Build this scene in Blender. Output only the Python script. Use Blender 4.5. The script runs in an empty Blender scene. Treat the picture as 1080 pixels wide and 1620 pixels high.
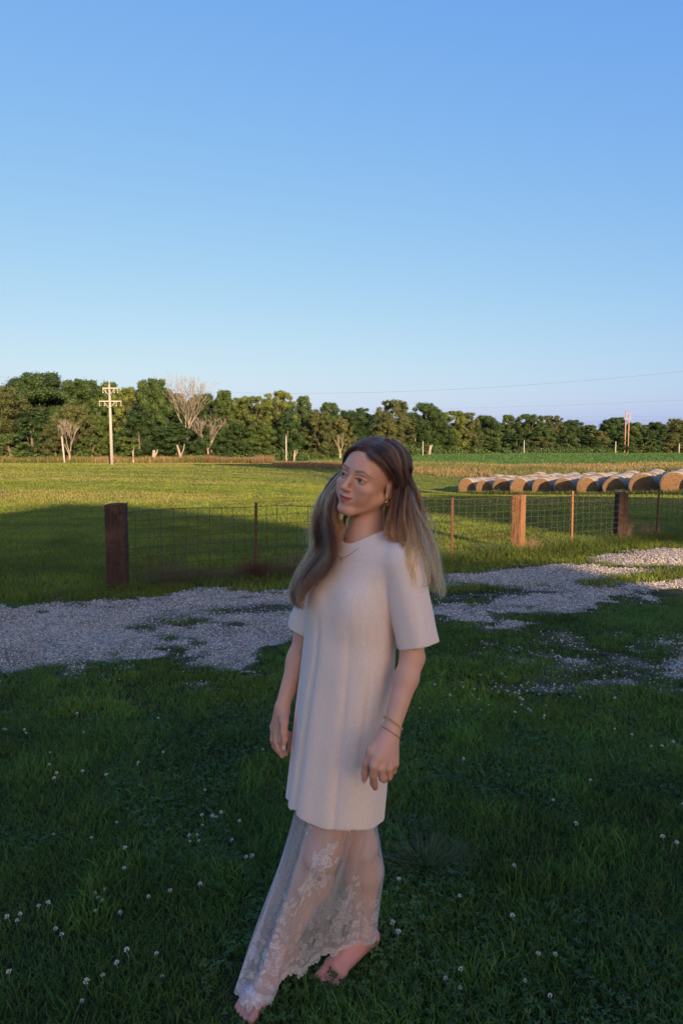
import bpy, math, random
import numpy as np
from mathutils import Vector, Matrix
C = bpy.context.scene.collection
R = math.radians
rng = np.random.default_rng(7)
random.seed(7)

# ---------------------------------------------------------------- camera, sky, sun, exposure
H = 1.62                                   # eye height
PITCH = math.atan(95/1080)                 # looking slightly down
cam = bpy.data.cameras.new('camera'); cam_o = bpy.data.objects.new('camera', cam); C.objects.link(cam_o)
cam_o.location = (0, 0, H); cam_o.rotation_euler = (math.pi/2 - PITCH, 0, 0)
cam.sensor_fit = 'VERTICAL'; cam.sensor_height = 36; cam.lens = 24
cam.clip_start = 0.05; cam.clip_end = 6000
bpy.context.scene.camera = cam_o
SUN_EL = R(11); SUN_DIR = Vector((-0.33, 0.944, 0))      # where the light travels, on the ground
world = bpy.data.worlds.new('World'); bpy.context.scene.world = world; world.use_nodes = True
nt = world.node_tree; bg = nt.nodes['Background']
sky = nt.nodes.new('ShaderNodeTexSky'); sky.sky_type = 'NISHITA'; sky.sun_disc = False
sky.sun_elevation = SUN_EL; sky.sun_rotation = math.atan2(-SUN_DIR.x, -SUN_DIR.y)
sky.altitude = 0; sky.air_density = 1.0; sky.dust_density = 2.0; sky.ozone_density = 2.2
sepc = nt.nodes.new('ShaderNodeSeparateColor'); cmbc = nt.nodes.new('ShaderNodeCombineColor'); nt.links.new(sky.outputs[0], sepc.inputs[0])
for i_, (k_, g_, x0) in enumerate(((0.632, 1.0, 3.3), (0.925, .65, 4.1), (2.24, .12, 4.8))):      # film-like response of the sky colour, channel by channel
    pw = nt.nodes.new('ShaderNodeMath'); pw.operation = 'POWER'; pw.inputs[1].default_value = g_; nt.links.new(sepc.outputs[i_], pw.inputs[0])
    ml = nt.nodes.new('ShaderNodeMath'); ml.operation = 'MULTIPLY'; ml.inputs[1].default_value = k_; nt.links.new(pw.outputs[0], ml.inputs[0]); 
    li = nt.nodes.new('ShaderNodeMath'); li.operation = 'MULTIPLY'; li.inputs[1].default_value = k_*x0**(g_-1); nt.links.new(sepc.outputs[i_], li.inputs[0])     # linear again towards the sun
    mx_ = nt.nodes.new('ShaderNodeMath'); mx_.operation = 'MAXIMUM'; nt.links.new(ml.outputs[0], mx_.inputs[0]); nt.links.new(li.outputs[0], mx_.inputs[1]); nt.links.new(mx_.outputs[0], cmbc.inputs[i_])
nt.links.new(cmbc.outputs[0], bg.inputs[0]); bg.inputs[1].default_value = 0.15
sun = bpy.data.lights.new('sun', 'SUN'); sun.energy = 5.0; sun.angle = R(0.5); sun.color = (1.0, 0.74, 0.46)
sun_o = bpy.data.objects.new('sun', sun); C.objects.link(sun_o)
ld = Vector((SUN_DIR.x*math.cos(SUN_EL), SUN_DIR.y*math.cos(SUN_EL), -math.sin(SUN_EL)))
sun_o.rotation_euler = ld.to_track_quat('-Z', 'Y').to_euler()
vs = bpy.context.scene.view_settings; vs.view_transform = 'Standard'; vs.look = 'None'; vs.exposure = 1.15; vs.gamma = 1
bpy.context.scene.cycles.transparent_max_bounces = 24

# ---------------------------------------------------------------- helpers
def U(px, row, Y):
    """a point of the photograph's pixel (px, row) at world depth Y"""
    u = (px-540)/1080; v = -(row-810)/1080
    d = np.array([u, math.cos(PITCH)+v*math.sin(PITCH), -math.sin(PITCH)+v*math.cos(PITCH)])
    return np.array([0, 0, H]) + d*(Y/d[1])
def smooth(t): t = np.clip(t, 0, 1); return t*t*(3-2*t)
def hash2(ix, iy, s=0):
    h = (ix.astype(np.int64)*374761393 + iy.astype(np.int64)*668265263 + s*974634777) & 0xffffffff
    h = ((h ^ (h >> 13))*1274126177) & 0xffffffff
    return ((h ^ (h >> 16)) & 0xffff)/65535.0
def noise(x, y, s=0):
    x = np.asarray(x, float); y = np.asarray(y, float)
    ix = np.floor(x); iy = np.floor(y); fx = smooth(x-ix); fy = smooth(y-iy)
    a = hash2(ix, iy, s); b = hash2(ix+1, iy, s); c = hash2(ix, iy+1, s); d = hash2(ix+1, iy+1, s)
    return (a*(1-fx)+b*fx)*(1-fy)+(c*(1-fx)+d*fx)*fy
def fbm(x, y, s=0, o=4):
    r = 0; a = .5
    for k in range(o): r = r + a*noise(x*2**k, y*2**k, s+k); a /= 2
    return r/(1-.5**o)
def raw_mesh(name, V, F, smooth_shade=False):
    """V (n,3), F (m,k) arrays of one face size"""
    V = np.asarray(V, np.float32); F = np.asarray(F, np.int32)
    me = bpy.data.meshes.new(name); k = F.shape[1]
    me.vertices.add(len(V)); me.vertices.foreach_set('co', V.ravel())
    me.loops.add(F.size); me.loops.foreach_set('vertex_index', F.ravel())
    me.polygons.add(len(F)); me.polygons.foreach_set('loop_start', np.arange(0, F.size, k, dtype=np.int32))
    me.polygons.foreach_set('loop_total', np.full(len(F), k, np.int32))
    me.polygons.foreach_set('use_smooth', np.full(len(F), smooth_shade, bool))
    me.update(calc_edges=True)
    return me
def add_col(me, col, name='col'):
    at = me.attributes.new(name, 'FLOAT_COLOR', 'POINT')
    c = np.ones((len(me.vertices), 4), np.float32); c[:, :3] = col
    at.data.foreach_set('color', c.ravel())
def add_val(me, val, name):
    at = me.attributes.new(name, 'FLOAT', 'POINT'); at.data.foreach_set('value', np.asarray(val, np.float32))
def obj(name, me, mats=None, parent=None):
    o = bpy.data.objects.new(name, me); C.objects.link(o)
    if mats is not None:
        for m in (mats if isinstance(mats, (list, tuple)) else [mats]): me.materials.append(m)
    if parent is not None: o.parent = parent
    return o
def tag(o, label=None, cat=None, group=None, kind=None):
    if label: o['label'] = label
    if cat: o['category'] = cat
    if group: o['group'] = group
    if kind: o['kind'] = kind
    return o
def empty(name, loc=(0, 0, 0), rz=0):
    o = bpy.data.objects.new(name, None); C.objects.link(o); o.location = loc; o.rotation_euler = (0, 0, rz)
    o.empty_display_size = .2; return o
class MB:
    """collects solid shapes of mixed face sizes for ONE mesh"""
    def __init__(s): s.v = []; s.f = []; s.sm = []
    def add(s, V, F, sm=False):
        n = len(s.v); s.v += [tuple(float(c) for c in p) for p in V]; s.f += [tuple(n+i for i in f) for f in F]; s.sm += [sm]*len(F)
    def box(s, c, size, rz=0, jitter=0):
        c = np.array(c, float); hx, hy, hz = [q/2 for q in size]; cs, sn = math.cos(rz), math.sin(rz); V = []
        for dz in (-hz, hz):
            for dx, dy in ((-hx, -hy), (hx, -hy), (hx, hy), (-hx, hy)):
                V.append(c+np.array([dx*cs-dy*sn, dx*sn+dy*cs, dz]) + (np.array([random.uniform(-1, 1) for _ in 'abc'])*jitter if jitter else 0))
        s.add(V, [(3, 2, 1, 0), (4, 5, 6, 7), (0, 1, 5, 4), (1, 2, 6, 5), (2, 3, 7, 6), (3, 0, 4, 7)])
    def tube(s, pts, rad, n=8, cap=True, sm=True):
        pts = [np.array(p, float) for p in pts]; m = len(pts)
        rad = [rad]*m if np.isscalar(rad) else rad
        V = []; up = None
        for i in range(m):
            t = pts[min(i+1, m-1)]-pts[max(i-1, 0)]; t = t/(np.linalg.norm(t)+1e-9)
            if up is None:
                up = np.array([0, 0, 1.]) if abs(t[2]) < .9 else np.array([1., 0, 0])
            a = np.cross(t, up); a /= np.linalg.norm(a)+1e-9; b = np.cross(a, t); up = b
            for k in range(n):
                q = 2*math.pi*k/n; V.append(pts[i]+rad[i]*(math.cos(q)*a+math.sin(q)*b))
        F = [(i*n+k, i*n+(k+1) % n, (i+1)*n+(k+1) % n, (i+1)*n+k) for i in range(m-1) for k in range(n)]
        F = [f[::-1] for f in F]
        if cap: F += [tuple(range(n)), tuple(reversed(range((m-1)*n, m*n)))]
        s.add(V, F, sm)
    def ball(s, c, r, n=10, m=6, sm=True):
        r = np.array([r, r, r] if np.isscalar(r) else r, float); c = np.array(c, float); V = [c+(0, 0, r[2])]
        for i in range(1, m):
            for k in range(n):
                p, q = math.pi*i/m, 2*math.pi*k/n
                V.append(c+r*(math.sin(p)*math.cos(q), math.sin(p)*math.sin(q), math.cos(p)))
        V.append(c-(0, 0, r[2])); F = [(0, 1+k, 1+(k+1) % n) for k in range(n)]
        for i in range(m-2):
            F += [(1+i*n+k, 1+(i+1)*n+k, 1+(i+1)*n+(k+1) % n, 1+i*n+(k+1) % n) for k in range(n)]
        F += [(len(V)-1, 1+(m-2)*n+(k+1) % n, 1+(m-2)*n+k) for k in range(n)]
        s.add(V, F, sm)
    def mesh(s, name):
        me = bpy.data.meshes.new(name); me.from_pydata(s.v, [], s.f); me.polygons.foreach_set('use_smooth', s.sm); me.update(); return me
    def build(s, name, mat, parent=None): return obj(name, s.mesh(name), mat, parent)

# ---------------------------------------------------------------- materials
class NT:
    def __init__(s, name):
        s.m = bpy.data.materials.new(name); s.m.use_nodes = True; s.t = s.m.node_tree
        s.b = s.t.nodes['Principled BSDF']; s.out = s.t.nodes['Material Output']
    def n(s, ty, **kw):
        nd = s.t.nodes.new(ty)
        for k, v in kw.items():
            if k.startswith('_'): setattr(nd, k[1:], v)
        return nd
    def link(s, a, b): s.t.links.new(a, b)
    def noise(s, scale, detail=4, rough=.6, coord=None, dist=0):
        nd = s.n('ShaderNodeTexNoise'); nd.inputs['Scale'].default_value = scale; nd.inputs['Detail'].default_value = detail
        nd.inputs['Roughness'].default_value = rough; nd.inputs['Distortion'].default_value = dist
        if coord is not None: s.link(coord, nd.inputs['Vector'])
        return nd.outputs[0]
    def ramp(s, fac, stops):
        nd = s.n('ShaderNodeValToRGB'); e = nd.color_ramp.elements
        while len(e) < len(stops): e.new(.5)
        for i, (p, c) in enumerate(stops): e[i].position = p; e[i].color = (*c, 1) if len(c) == 3 else c
        s.link(fac, nd.inputs[0]); return nd.outputs[0]
    def mix(s, fac, a, b, mode='MIX'):
        nd = s.n('ShaderNodeMix', _data_type='RGBA', _blend_type=mode)
        for q, v in ((0, fac), (6, a), (7, b)):
            if hasattr(v, 'is_linked') or hasattr(v, 'links'): s.link(v, nd.inputs[q])
            elif q == 0: nd.inputs[0].default_value = v
            else: nd.inputs[q].default_value = (*v, 1)
        return nd.outputs[2]
    def coord(s, kind='Object'): return s.n('ShaderNodeTexCoord').outputs[kind]
    def scale(s, vec, sc):
        nd = s.n('ShaderNodeMapping'); nd.inputs['Scale'].default_value = sc; s.link(vec, nd.inputs[0]); return nd.outputs[0]
    def attr(s, name): return s.n('ShaderNodeAttribute', _attribute_name=name).outputs
    def bump(s, h, strength=.5, dist=.01):
        nd = s.n('ShaderNodeBump'); nd.inputs['Strength'].default_value = strength; nd.inputs['Distance'].default_value = dist
        s.link(h, nd.inputs['Height']); s.link(nd.outputs[0], s.b.inputs['Normal'])
    def col(s, c):
        if hasattr(c, 'links'): s.link(c, s.b.inputs['Base Color'])
        else: s.b.inputs['Base Color'].default_value = (*c, 1)
    def set(s, rough=.8, spec=.3, metal=0):
        s.b.inputs['Roughness'].default_value = rough; s.b.inputs['Specular IOR Level'].default_value = spec; s.b.inputs['Metallic'].default_value = metal
        return s.m
def leafy(name, attr='col', transl=.3, rand=True, var=.35):
    """foliage: colour from the leaf attribute, some light passing through"""
    t = NT(name); a = t.attr(attr)[0]
    if rand:
        oi = t.n('ShaderNodeObjectInfo'); r = t.ramp(oi.outputs['Random'], [(0, (1-var, 1-var*.8, 1-var)), (.5, (1, 1, 1)), (1, (1+var*.8, 1+var*.5, 1-var*.3))])
        a = t.mix(1.0, a, r, 'MULTIPLY')
        mult = t.n('ShaderNodeMix', _data_type='RGBA', _blend_type='MULTIPLY'); mult.inputs[0].default_value = 1
        t.link(a, mult.inputs[6]); t.link(oi.outputs['Color'], mult.inputs[7]); a = mult.outputs[2]
    t.col(a); t.set(.55, .25)
    tr = t.n('ShaderNodeBsdfTranslucent'); t.link(a, tr.inputs[0]); mx = t.n('ShaderNodeMixShader'); mx.inputs[0].default_value = transl
    t.link(t.b.outputs[0], mx.inputs[1]); t.link(tr.outputs[0], mx.inputs[2]); t.link(mx.outputs[0], t.out.inputs[0])
    return t.m
def simple(name, c1, c2, scale=8, rough=.8, spec=.3, stretch=(1, 1, 1), metal=0, bump=.3, bd=.004):
    t = NT(name); co = t.scale(t.coord(), stretch); n = t.noise(scale, 6, .65, co)
    t.col(t.ramp(n, [(.3, c1), (.7, c2)])); t.bump(n, bump, bd); return t.set(rough, spec, metal)

# ---------------------------------------------------------------- terrain
def terrain(x, y):
    x = np.asarray(x, float); y = np.asarray(y, float)
    ratio = x/np.maximum(y, 5)
    rise = 1.12*smooth((y-85)/110)*smooth((ratio+.10)/.13)
    dip = -1.4*np.exp(-(((x-10)/14)**2+((y-54)/22)**2))*smooth((y-14)/14)
    roll = .05*(noise(x/9, y/9, 3)-.5)*smooth((y-12)/12) + .25*(noise(x/40, y/40, 5)-.5)*smooth((y-30)/40)
    bump = .02*(noise(x/1.1, y/1.1, 9)-.5)*smooth((np.hypot(x+.1, y-2)-.5)/1.2)
    return rise + dip + roll + bump
def TZ(x, y): return float(terrain(np.array([x]), np.array([y]))[0])
def grid_sheet(xs, ys, dz=0):
    X, Y = np.meshgrid(xs, ys); Z = terrain(X, Y)+dz
    V = np.stack([X.ravel(), Y.ravel(), Z.ravel()], 1); nx, ny = len(xs), len(ys)
    i = np.arange((nx-1)*(ny-1)); r = i//(nx-1); c = i % (nx-1); a = r*nx+c
    return V, np.stack([a, a+1, a+nx+1, a+nx], 1)
# the driveway: a centre line with a half width; 1 inside, falling to 0 at the edges
def drive_d(x, y):
    """signed: negative inside the gravel"""
    x = np.asarray(x, float)
    top = np.interp(x, [-7, -3.4, -2.3, -1, 1.3, 3.0, 5.6, 10], [6.2, 7.1, 7.4, 7.75, 8.7, 9.5, 11.2, 14.5])
    bot = np.interp(x, [-7, -2.4, -1.6, -.7, 1, 1.9, 3.8, 10], [4.4, 4.9, 5.0, 5.4, 6.6, 6.8, 7.8, 12])
    return np.maximum(y-top, bot-y)
def drive_mask(x, y):
    d = drive_d(x, y)
    n = fbm(x*1.3, y*2.2, 21, 5)-.5; n2 = fbm(x*5, y*6, 31, 3)-.5
    m = np.minimum(-d, .36) + n*1.6 + n2*.9
    yc = np.interp(x, [-4, -2.3, -1, 1.3, 3, 6], [6.1, 6.35, 6.9, 7.75, 8.3, 9.6])
    mid = np.exp(-((y-yc)/.36)**2)*(.45+.55*smooth((x+2.2)/2.0))            # the grassy middle strip
    m = m - mid*(.46+1.5*n+1.6*n2+.20*smooth((x-.1)/1.2)-.35*np.exp(-((x-2.6)/.8)**2))
    # the second, sparser patch of stones on the right
    p = .17-.55*np.hypot((x-2.6)/1.1, (y-5.1)/.6)+n*1.0+n2*1.2
    return np.maximum(m, p*.5)
# ---------------------------------------------------------------- ground sheet
def spaced(a, b, s0, g):
    v = [a]; s = s0
    while v[-1] < b: v.append(v[-1]+s); s *= g
    return v
ys = np.array([-60, -30, -15, -6, -3]+spaced(-1, 2600, .12, 1.035))
xr = np.array(spaced(.12, 2600, .14, 1.06)); xs = np.concatenate([-xr[::-1], [0], xr])
V, F = grid_sheet(xs, ys)
me = raw_mesh('ground', V, F, True)
t = NT('ground_soil_and_turf'); co = t.coord()
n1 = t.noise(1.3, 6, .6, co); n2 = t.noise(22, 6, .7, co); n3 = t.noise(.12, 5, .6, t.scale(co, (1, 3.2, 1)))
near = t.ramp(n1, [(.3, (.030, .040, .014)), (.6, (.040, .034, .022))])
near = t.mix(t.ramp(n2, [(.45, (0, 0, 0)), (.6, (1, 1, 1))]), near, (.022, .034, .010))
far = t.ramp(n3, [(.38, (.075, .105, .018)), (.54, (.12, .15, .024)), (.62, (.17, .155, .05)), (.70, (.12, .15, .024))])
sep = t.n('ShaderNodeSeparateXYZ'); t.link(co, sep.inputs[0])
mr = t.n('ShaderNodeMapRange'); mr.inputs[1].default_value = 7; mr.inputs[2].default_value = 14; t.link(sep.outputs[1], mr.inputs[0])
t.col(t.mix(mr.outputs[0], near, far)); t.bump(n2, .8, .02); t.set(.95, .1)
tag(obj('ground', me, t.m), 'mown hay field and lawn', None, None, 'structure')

# crop field behind the bales
def ratio_sheet(y0, y1, ny, rfun0, rfun1, nx, dz, keep=None):
    yy = np.geomspace(y0, y1, ny); V = []
    for y in yy:
        r = np.linspace(rfun0(y), rfun1(y), nx); V.append(np.stack([r*y, np.full(nx, y), terrain(r*y, np.full(nx, y))+dz], 1))
    V = np.concatenate(V); i = np.arange((nx-1)*(ny-1)); rr = i//(nx-1); c = i % (nx-1); a = rr*nx+c
    return V, np.stack([a, a+1, a+nx+1, a+nx], 1)
V, F = ratio_sheet(86, 420, 70, lambda y: -.06, lambda y: 1.3, 160, .06)
t = NT('crop_rows'); co = t.coord(); n = t.noise(.9, 6, .7, t.scale(co, (1, .35, 1)))
t.col(t.ramp(n, [(.3, (.055, .11, .030)), (.7, (.10, .16, .045))])); t.bump(n, 1, .3); t.set(.9, .1)
tag(obj('crop_field', raw_mesh('crop_field', V, F, True), t.m), 'flat green crop field behind the hay bales', None, None, 'structure')

# gravel driveway: ragged sheet following the mask
g = .035; xs = np.arange(-7.2, 10.5, g); ys = np.arange(3.2, 13.5, g)
V, F = grid_sheet(xs, ys, .006); cen = V[F].mean(1); m = drive_mask(cen[:, 0], cen[:, 1])
inview = np.abs(cen[:, 0]) < cen[:, 1]*.58+.3
F = F[(m > -.16) & inview]; used = np.unique(F); ren = -np.ones(len(V), int); ren[used] = np.arange(len(used))
V = V[used]; F = ren[F]; V[:, 2] += .012*fbm(V[:, 0]*9, V[:, 1]*9, 71, 3)-.004
t = NT('gravel'); co = t.coord()
vo = t.n('ShaderNodeTexVoronoi'); vo.inputs['Scale'].default_value = 55; t.link(co, vo.inputs['Vector'])
sepc = t.n('ShaderNodeSeparateColor'); t.link(vo.outputs['Color'], sepc.inputs[0])
st = t.ramp(sepc.outputs[0], [(0, (.10, .085, .07)), (.35, (.30, .27, .235)), (.75, (.44, .40, .35)), (1, (.55, .51, .46))])
dirt = t.noise(1.6, 6, .7, co)
st = t.mix(t.ramp(dirt, [(.42, (0, 0, 0)), (.62, (.75, .75, .75))]), st, (.16, .13, .10)); st = t.mix(t.ramp(t.attr('edge')[2], [(.25, (1, 1, 1)), (.62, (0, 0, 0))]), st, (.060, .050, .032)); t.col(st)
t.bump(vo.outputs['Distance'], 1, .012); t.set(.9, .2)
gme = raw_mesh('gravel_driveway', V, F, True); add_val(gme, np.clip((drive_mask(V[:, 0], V[:, 1])+.2)/.5, 0, 1), 'edge')
tag(obj('gravel_driveway', gme, t.m), 'pale crushed stone driveway with grassy middle', None, None, 'structure')
# loose stones: real little polyhedra over the driveway
N = 150000; X = rng.uniform(-5.2, 8.5, N*3); Y = rng.uniform(3.4, 12.5, N*3)
ok = (drive_mask(X, Y)+rng.normal(0, .13, N*3) > .04) & (np.abs(X) < Y*.56+.2) & (rng.random(N*3) < (5.5/Y)**1.2)
X = X[ok][:N]; Y = Y[ok][:N]; n = len(X); r = rng.uniform(.0032, .0095, n)*(1+.06*(Y-5))
base = np.array([[1, 0, 0], [-.2, .9, .1], [-.9, -.1, 0], [.1, -.95, .1], [0, .1, .75], [.1, -.1, -.8]])
tri = np.array([[0, 1, 4], [1, 2, 4], [2, 3, 4], [3, 0, 4], [1, 0, 5], [2, 1, 5], [3, 2, 5], [0, 3, 5]])
ang = rng.uniform(0, 6.28, n); P = base[None]*(1+rng.uniform(-.35, .35, (n, 6, 3)))*r[:, None, None]
c, s_ = np.cos(ang)[:, None], np.sin(ang)[:, None]
Q = np.stack([P[..., 0]*c-P[..., 1]*s_, P[..., 0]*s_+P[..., 1]*c, P[..., 2]], -1)
Q += np.stack([X, Y, terrain(X, Y)+.010+r*.35], 1)[:, None]
me = raw_mesh('gravel', Q.reshape(-1, 3), (tri[None]+6*np.arange(n)[:, None, None]).reshape(-1, 3))
b = np.clip(rng.normal(.38, .13, n), .10, .62); colr = b[:, None]*np.array([1.18, .97, .78])+rng.normal(0, .012, (n, 3))
add_col(me, np.repeat(np.clip(colr, .03, 1), 6, 0))
t = NT('stone'); t.col(t.attr('col')[0]); t.set(.85, .25)
tag(obj('gravel', me, t.m), 'loose pale stones scattered over the driveway', 'gravel', None, 'stuff')

# ---------------------------------------------------------------- grass blades
def blades(name, X, Y, h, w, lean, col, mat, label, cat, seg=2, zoff=0, yaw=None, kind='stuff', parent=None, tipw=0.12):
    n = len(X); yaw = rng.uniform(0, 6.28, n) if yaw is None else yaw; ld = rng.uniform(0, 6.28, n)
    Z = terrain(X, Y)+zoff
    ts = np.linspace(0, 1, seg+1); V = np.zeros((n, 2*(seg+1), 3), np.float32)
    for i, tt in enumerate(ts):
        ww = w*.5*(1-(1-tipw)*tt**1.6)
        ox = np.cos(ld)*lean*h*tt**1.8; oy = np.sin(ld)*lean*h*tt**1.8; oz = h*tt*(1-.25*lean*tt)
        for k, sg in enumerate((-1, 1)):
            V[:, 2*i+k, 0] = X+ox+sg*ww*np.cos(yaw); V[:, 2*i+k, 1] = Y+oy+sg*ww*np.sin(yaw); V[:, 2*i+k, 2] = Z+oz
    f = np.array([[2*i, 2*i+1, 2*i+3, 2*i+2] for i in range(seg)])
    Fm = (f[None]+2*(seg+1)*np.arange(n)[:, None, None]).reshape(-1, 4)
    me = raw_mesh(name, V.reshape(-1, 3), Fm, True)
    tt = np.repeat(np.linspace(.72, 1.15, seg+1), 2)                  # pale tips, as blades have
    cc = (col[:, None, :]*tt[None, :, None]).reshape(-1, 3)
    add_col(me, cc); o = obj(name, me, mat, parent)
    if kind: tag(o, label, cat, None, kind)
    return o
GR = leafy('grass_blade', rand=False, transl=.35)
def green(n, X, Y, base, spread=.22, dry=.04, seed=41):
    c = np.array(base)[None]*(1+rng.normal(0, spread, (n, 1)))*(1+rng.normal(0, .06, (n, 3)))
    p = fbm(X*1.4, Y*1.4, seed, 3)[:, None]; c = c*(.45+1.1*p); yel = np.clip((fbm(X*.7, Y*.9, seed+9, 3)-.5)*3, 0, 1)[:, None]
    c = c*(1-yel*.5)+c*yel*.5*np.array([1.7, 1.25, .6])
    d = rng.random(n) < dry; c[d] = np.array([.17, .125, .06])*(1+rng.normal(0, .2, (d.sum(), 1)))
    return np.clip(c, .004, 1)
# lawn in the shade round the woman
N = 420000; y = 1.25+(rng.random(N)**.75)*6.2; x = rng.uniform(-1, 1, N)*(y*.56+.15)
den = np.clip(.45+1.1*fbm(x*1.8, y*1.8, 51, 3), 0, 1); dm = drive_mask(x, y)
keep = (rng.random(N) < den*.95) & ((dm < -.02+rng.normal(0, .10, N)) | (rng.random(N) < .02))
worn = np.exp(-((y-4.3)/.45)**2)*smooth(1.2-np.abs(x+1.5)/1.6); keep &= ~((dm > -.35) & (rng.random(N) < .45)) & ~(rng.random(N) < worn*.5)
x = x[keep]; y = y[keep]; n = len(x); clump = fbm(x*3.2, y*3.2, 61, 3)
foot = np.exp(-((x+.29)/.11)**2-((y-1.90)/.10)**2)+np.exp(-((x-.0)/.14)**2-((y-2.06)/.11)**2)
h = (.018+.060*clump**1.4*rng.uniform(.5, 1.25, n))*(1-.45*smooth((y-4)/3))*(1-.75*np.clip(foot, 0, 1)); w = rng.uniform(.0022, .0050, n)*(1+.15*(y-2))
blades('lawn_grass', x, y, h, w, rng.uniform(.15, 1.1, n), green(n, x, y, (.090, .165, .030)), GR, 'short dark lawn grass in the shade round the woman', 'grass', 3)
# brighter upright tufts
N = 90000; y = 1.25+(rng.random(N)**.75)*4.6; x = rng.uniform(-1, 1, N)*(y*.56+.15); tf = fbm(x*4.5, y*4.5, 151, 3)
k = (tf > .56) & (drive_mask(x, y) < -.25) & (np.hypot(x+.27, y-1.9) > .16) & (np.hypot(x, y-2.06) > .16); x = x[k]; y = y[k]; tf = tf[k]; n = len(x)
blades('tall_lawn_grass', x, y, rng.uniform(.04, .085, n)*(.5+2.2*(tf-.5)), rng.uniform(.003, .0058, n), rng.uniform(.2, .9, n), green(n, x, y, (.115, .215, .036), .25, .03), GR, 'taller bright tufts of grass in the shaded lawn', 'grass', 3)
# clover leaves among it
N = 22000; y = 1.3+(rng.random(N)**.8)*3.6; x = rng.uniform(-1, 1, N)*(y*.56+.1)
k = (fbm(x*1.5, y*1.5, 81, 3) > .47) & (drive_mask(x, y) < -.2) & (np.hypot(x+.29, y-1.9) > .1) & (np.hypot(x, y-2.06) > .1); x = x[k]; y = y[k]; n = len(x)
cx = rng.uniform(.004, .0085, n); a0 = rng.uniform(0, 6.28, n); z = terrain(x, y)+rng.uniform(.012, .040, n)
Vs = []; tilt = rng.normal(0, .35, (n, 2))
for q in range(3):
    a = a0+q*2.094
    pts = []
    for (u, v) in ((0, 0), (.75, -.6), (1.55, -.45), (1.75, .0), (1.55, .45), (.75, .6)):
        dx = cx*(u*np.cos(a)-v*np.sin(a)); dy = cx*(u*np.sin(a)+v*np.cos(a)); pts.append(np.stack([x+dx, y+dy, z+dx*tilt[:, 0]+dy*tilt[:, 1]], 1))
    Vs.append(np.stack(pts, 1))
Vs = np.concatenate(Vs, 1); F6 = np.array([[0, 1, 2, 3, 4, 5], [6, 7, 8, 9, 10, 11], [12, 13, 14, 15, 16, 17]])
me = raw_mesh('clover_leaves', Vs.reshape(-1, 3), (F6[None]+18*np.arange(n)[:, None, None]).reshape(-1, 6))
add_col(me, np.repeat(green(n, x, y, (.065, .120, .034), .2, 0), 18, 0))
tag(obj('clover_leaves', me, GR), 'low clover leaves among the lawn grass', 'clover', None, 'stuff')
# field grass beyond the driveway, thinning with distance
N = 430000; y = 7.3*(95/7.3)**rng.random(N); x = rng.uniform(-1, 1, N)*(y*.56+.3); dm = drive_mask(x, y)
crop = (y > 84) & (x/y > -.05); keep = (dm < -.02+rng.normal(0, .10, N)) & ~crop & ((y > 7.6+.10*x))
x = x[keep]; y = y[keep]; n = len(x); cl = fbm(x*.9, y*.9, 91, 4)
fence_y = 9.278+.5624*x; nearf = np.exp(-((y-fence_y)/.35)**2)
h = (.035+.055*cl*rng.uniform(.5, 1.3, n))*(1+.8*nearf*rng.random(n)); h = np.maximum(h, .0011*y); w = .0035+.00050*y*rng.uniform(.6, 1.4, n)
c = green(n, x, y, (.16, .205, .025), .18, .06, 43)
tan = smooth((fbm(x*.07+3, y*.22, 17, 4)-.47)/.10)*smooth((y-17)/9); tan = (rng.random(n) < tan*.45)
c[tan] = np.array([.36, .27, .10])*(1+rng.normal(0, .15, (tan.sum(), 1)))
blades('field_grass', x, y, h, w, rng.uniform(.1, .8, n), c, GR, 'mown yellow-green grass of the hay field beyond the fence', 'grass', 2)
# dry brown verge between the field and the crops / the wood
N = 90000; rr = rng.uniform(-.56, .58, N); yv = np.where(rr < -.10, 101-4*rr, 70+14*np.exp(-((rr+.02)/.25)**2))
dep = np.where(rr < -.13, 8., 20.); y = yv+rng.uniform(-.5, .5, N)*dep; y += 5*(fbm(rr*14, y*.02, 5, 3)-.5); x = rr*y
h = rng.uniform(.25, .8, N)*(.5+fbm(x*.2, y*.2, 3, 3))*np.where(rr < -.1, 1.4, .62); w = rng.uniform(.03, .08, N)
c = np.array([.30, .20, .095])[None]*(1+rng.normal(0, .2, (N, 1))); gm = rng.random(N) < .30+.4*(fbm(x*.1, y*.1, 8, 3) > .55)
c[gm] = np.array([.10, .13, .03]); rd = (rr > -.2) & (rr < -.0) & (rng.random(N) < .6); c[rd] = np.array([.20, .105, .06])
blades('dry_verge_grass', x, y, h, w, rng.uniform(.1, .5, N), np.clip(c, .01, 1), GR, 'tall straw-coloured grass strip edging the field', 'dry grass', 1)
# crop leaves
N = 90000; y = 87*(330/87)**(rng.random(N)); x = rng.uniform(-.05, .60, N)*y
blades('crop_plants', x, y, rng.uniform(.15, .40, N), rng.uniform(.06, .16, N)*(y/120), rng.uniform(.3, 1, N), np.array([.07, .14, .034])[None]*(1+rng.normal(0, .22, (N, 1))), GR, 'green crop plants in the far field', 'crop', 1, .03)
# uncut grass along the fence line
N = 26000; x = rng.uniform(-3.2, 9.5, N); y = 9.278+.5624*x+rng.normal(0, .20, N); h = rng.uniform(.07, .24, N)*(.4+.9*fbm(x*2, y*2, 6, 3))*np.where(x > 2.2, 1.15, .75)
blades('fence_line_grass', x, y, h, rng.uniform(.004, .009, N), rng.uniform(.2, .9, N), green(N, x, y, (.085, .135, .025), .2, .12, 47), GR, 'uncut grass growing through the bottom of the fence', 'grass', 3)

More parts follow.
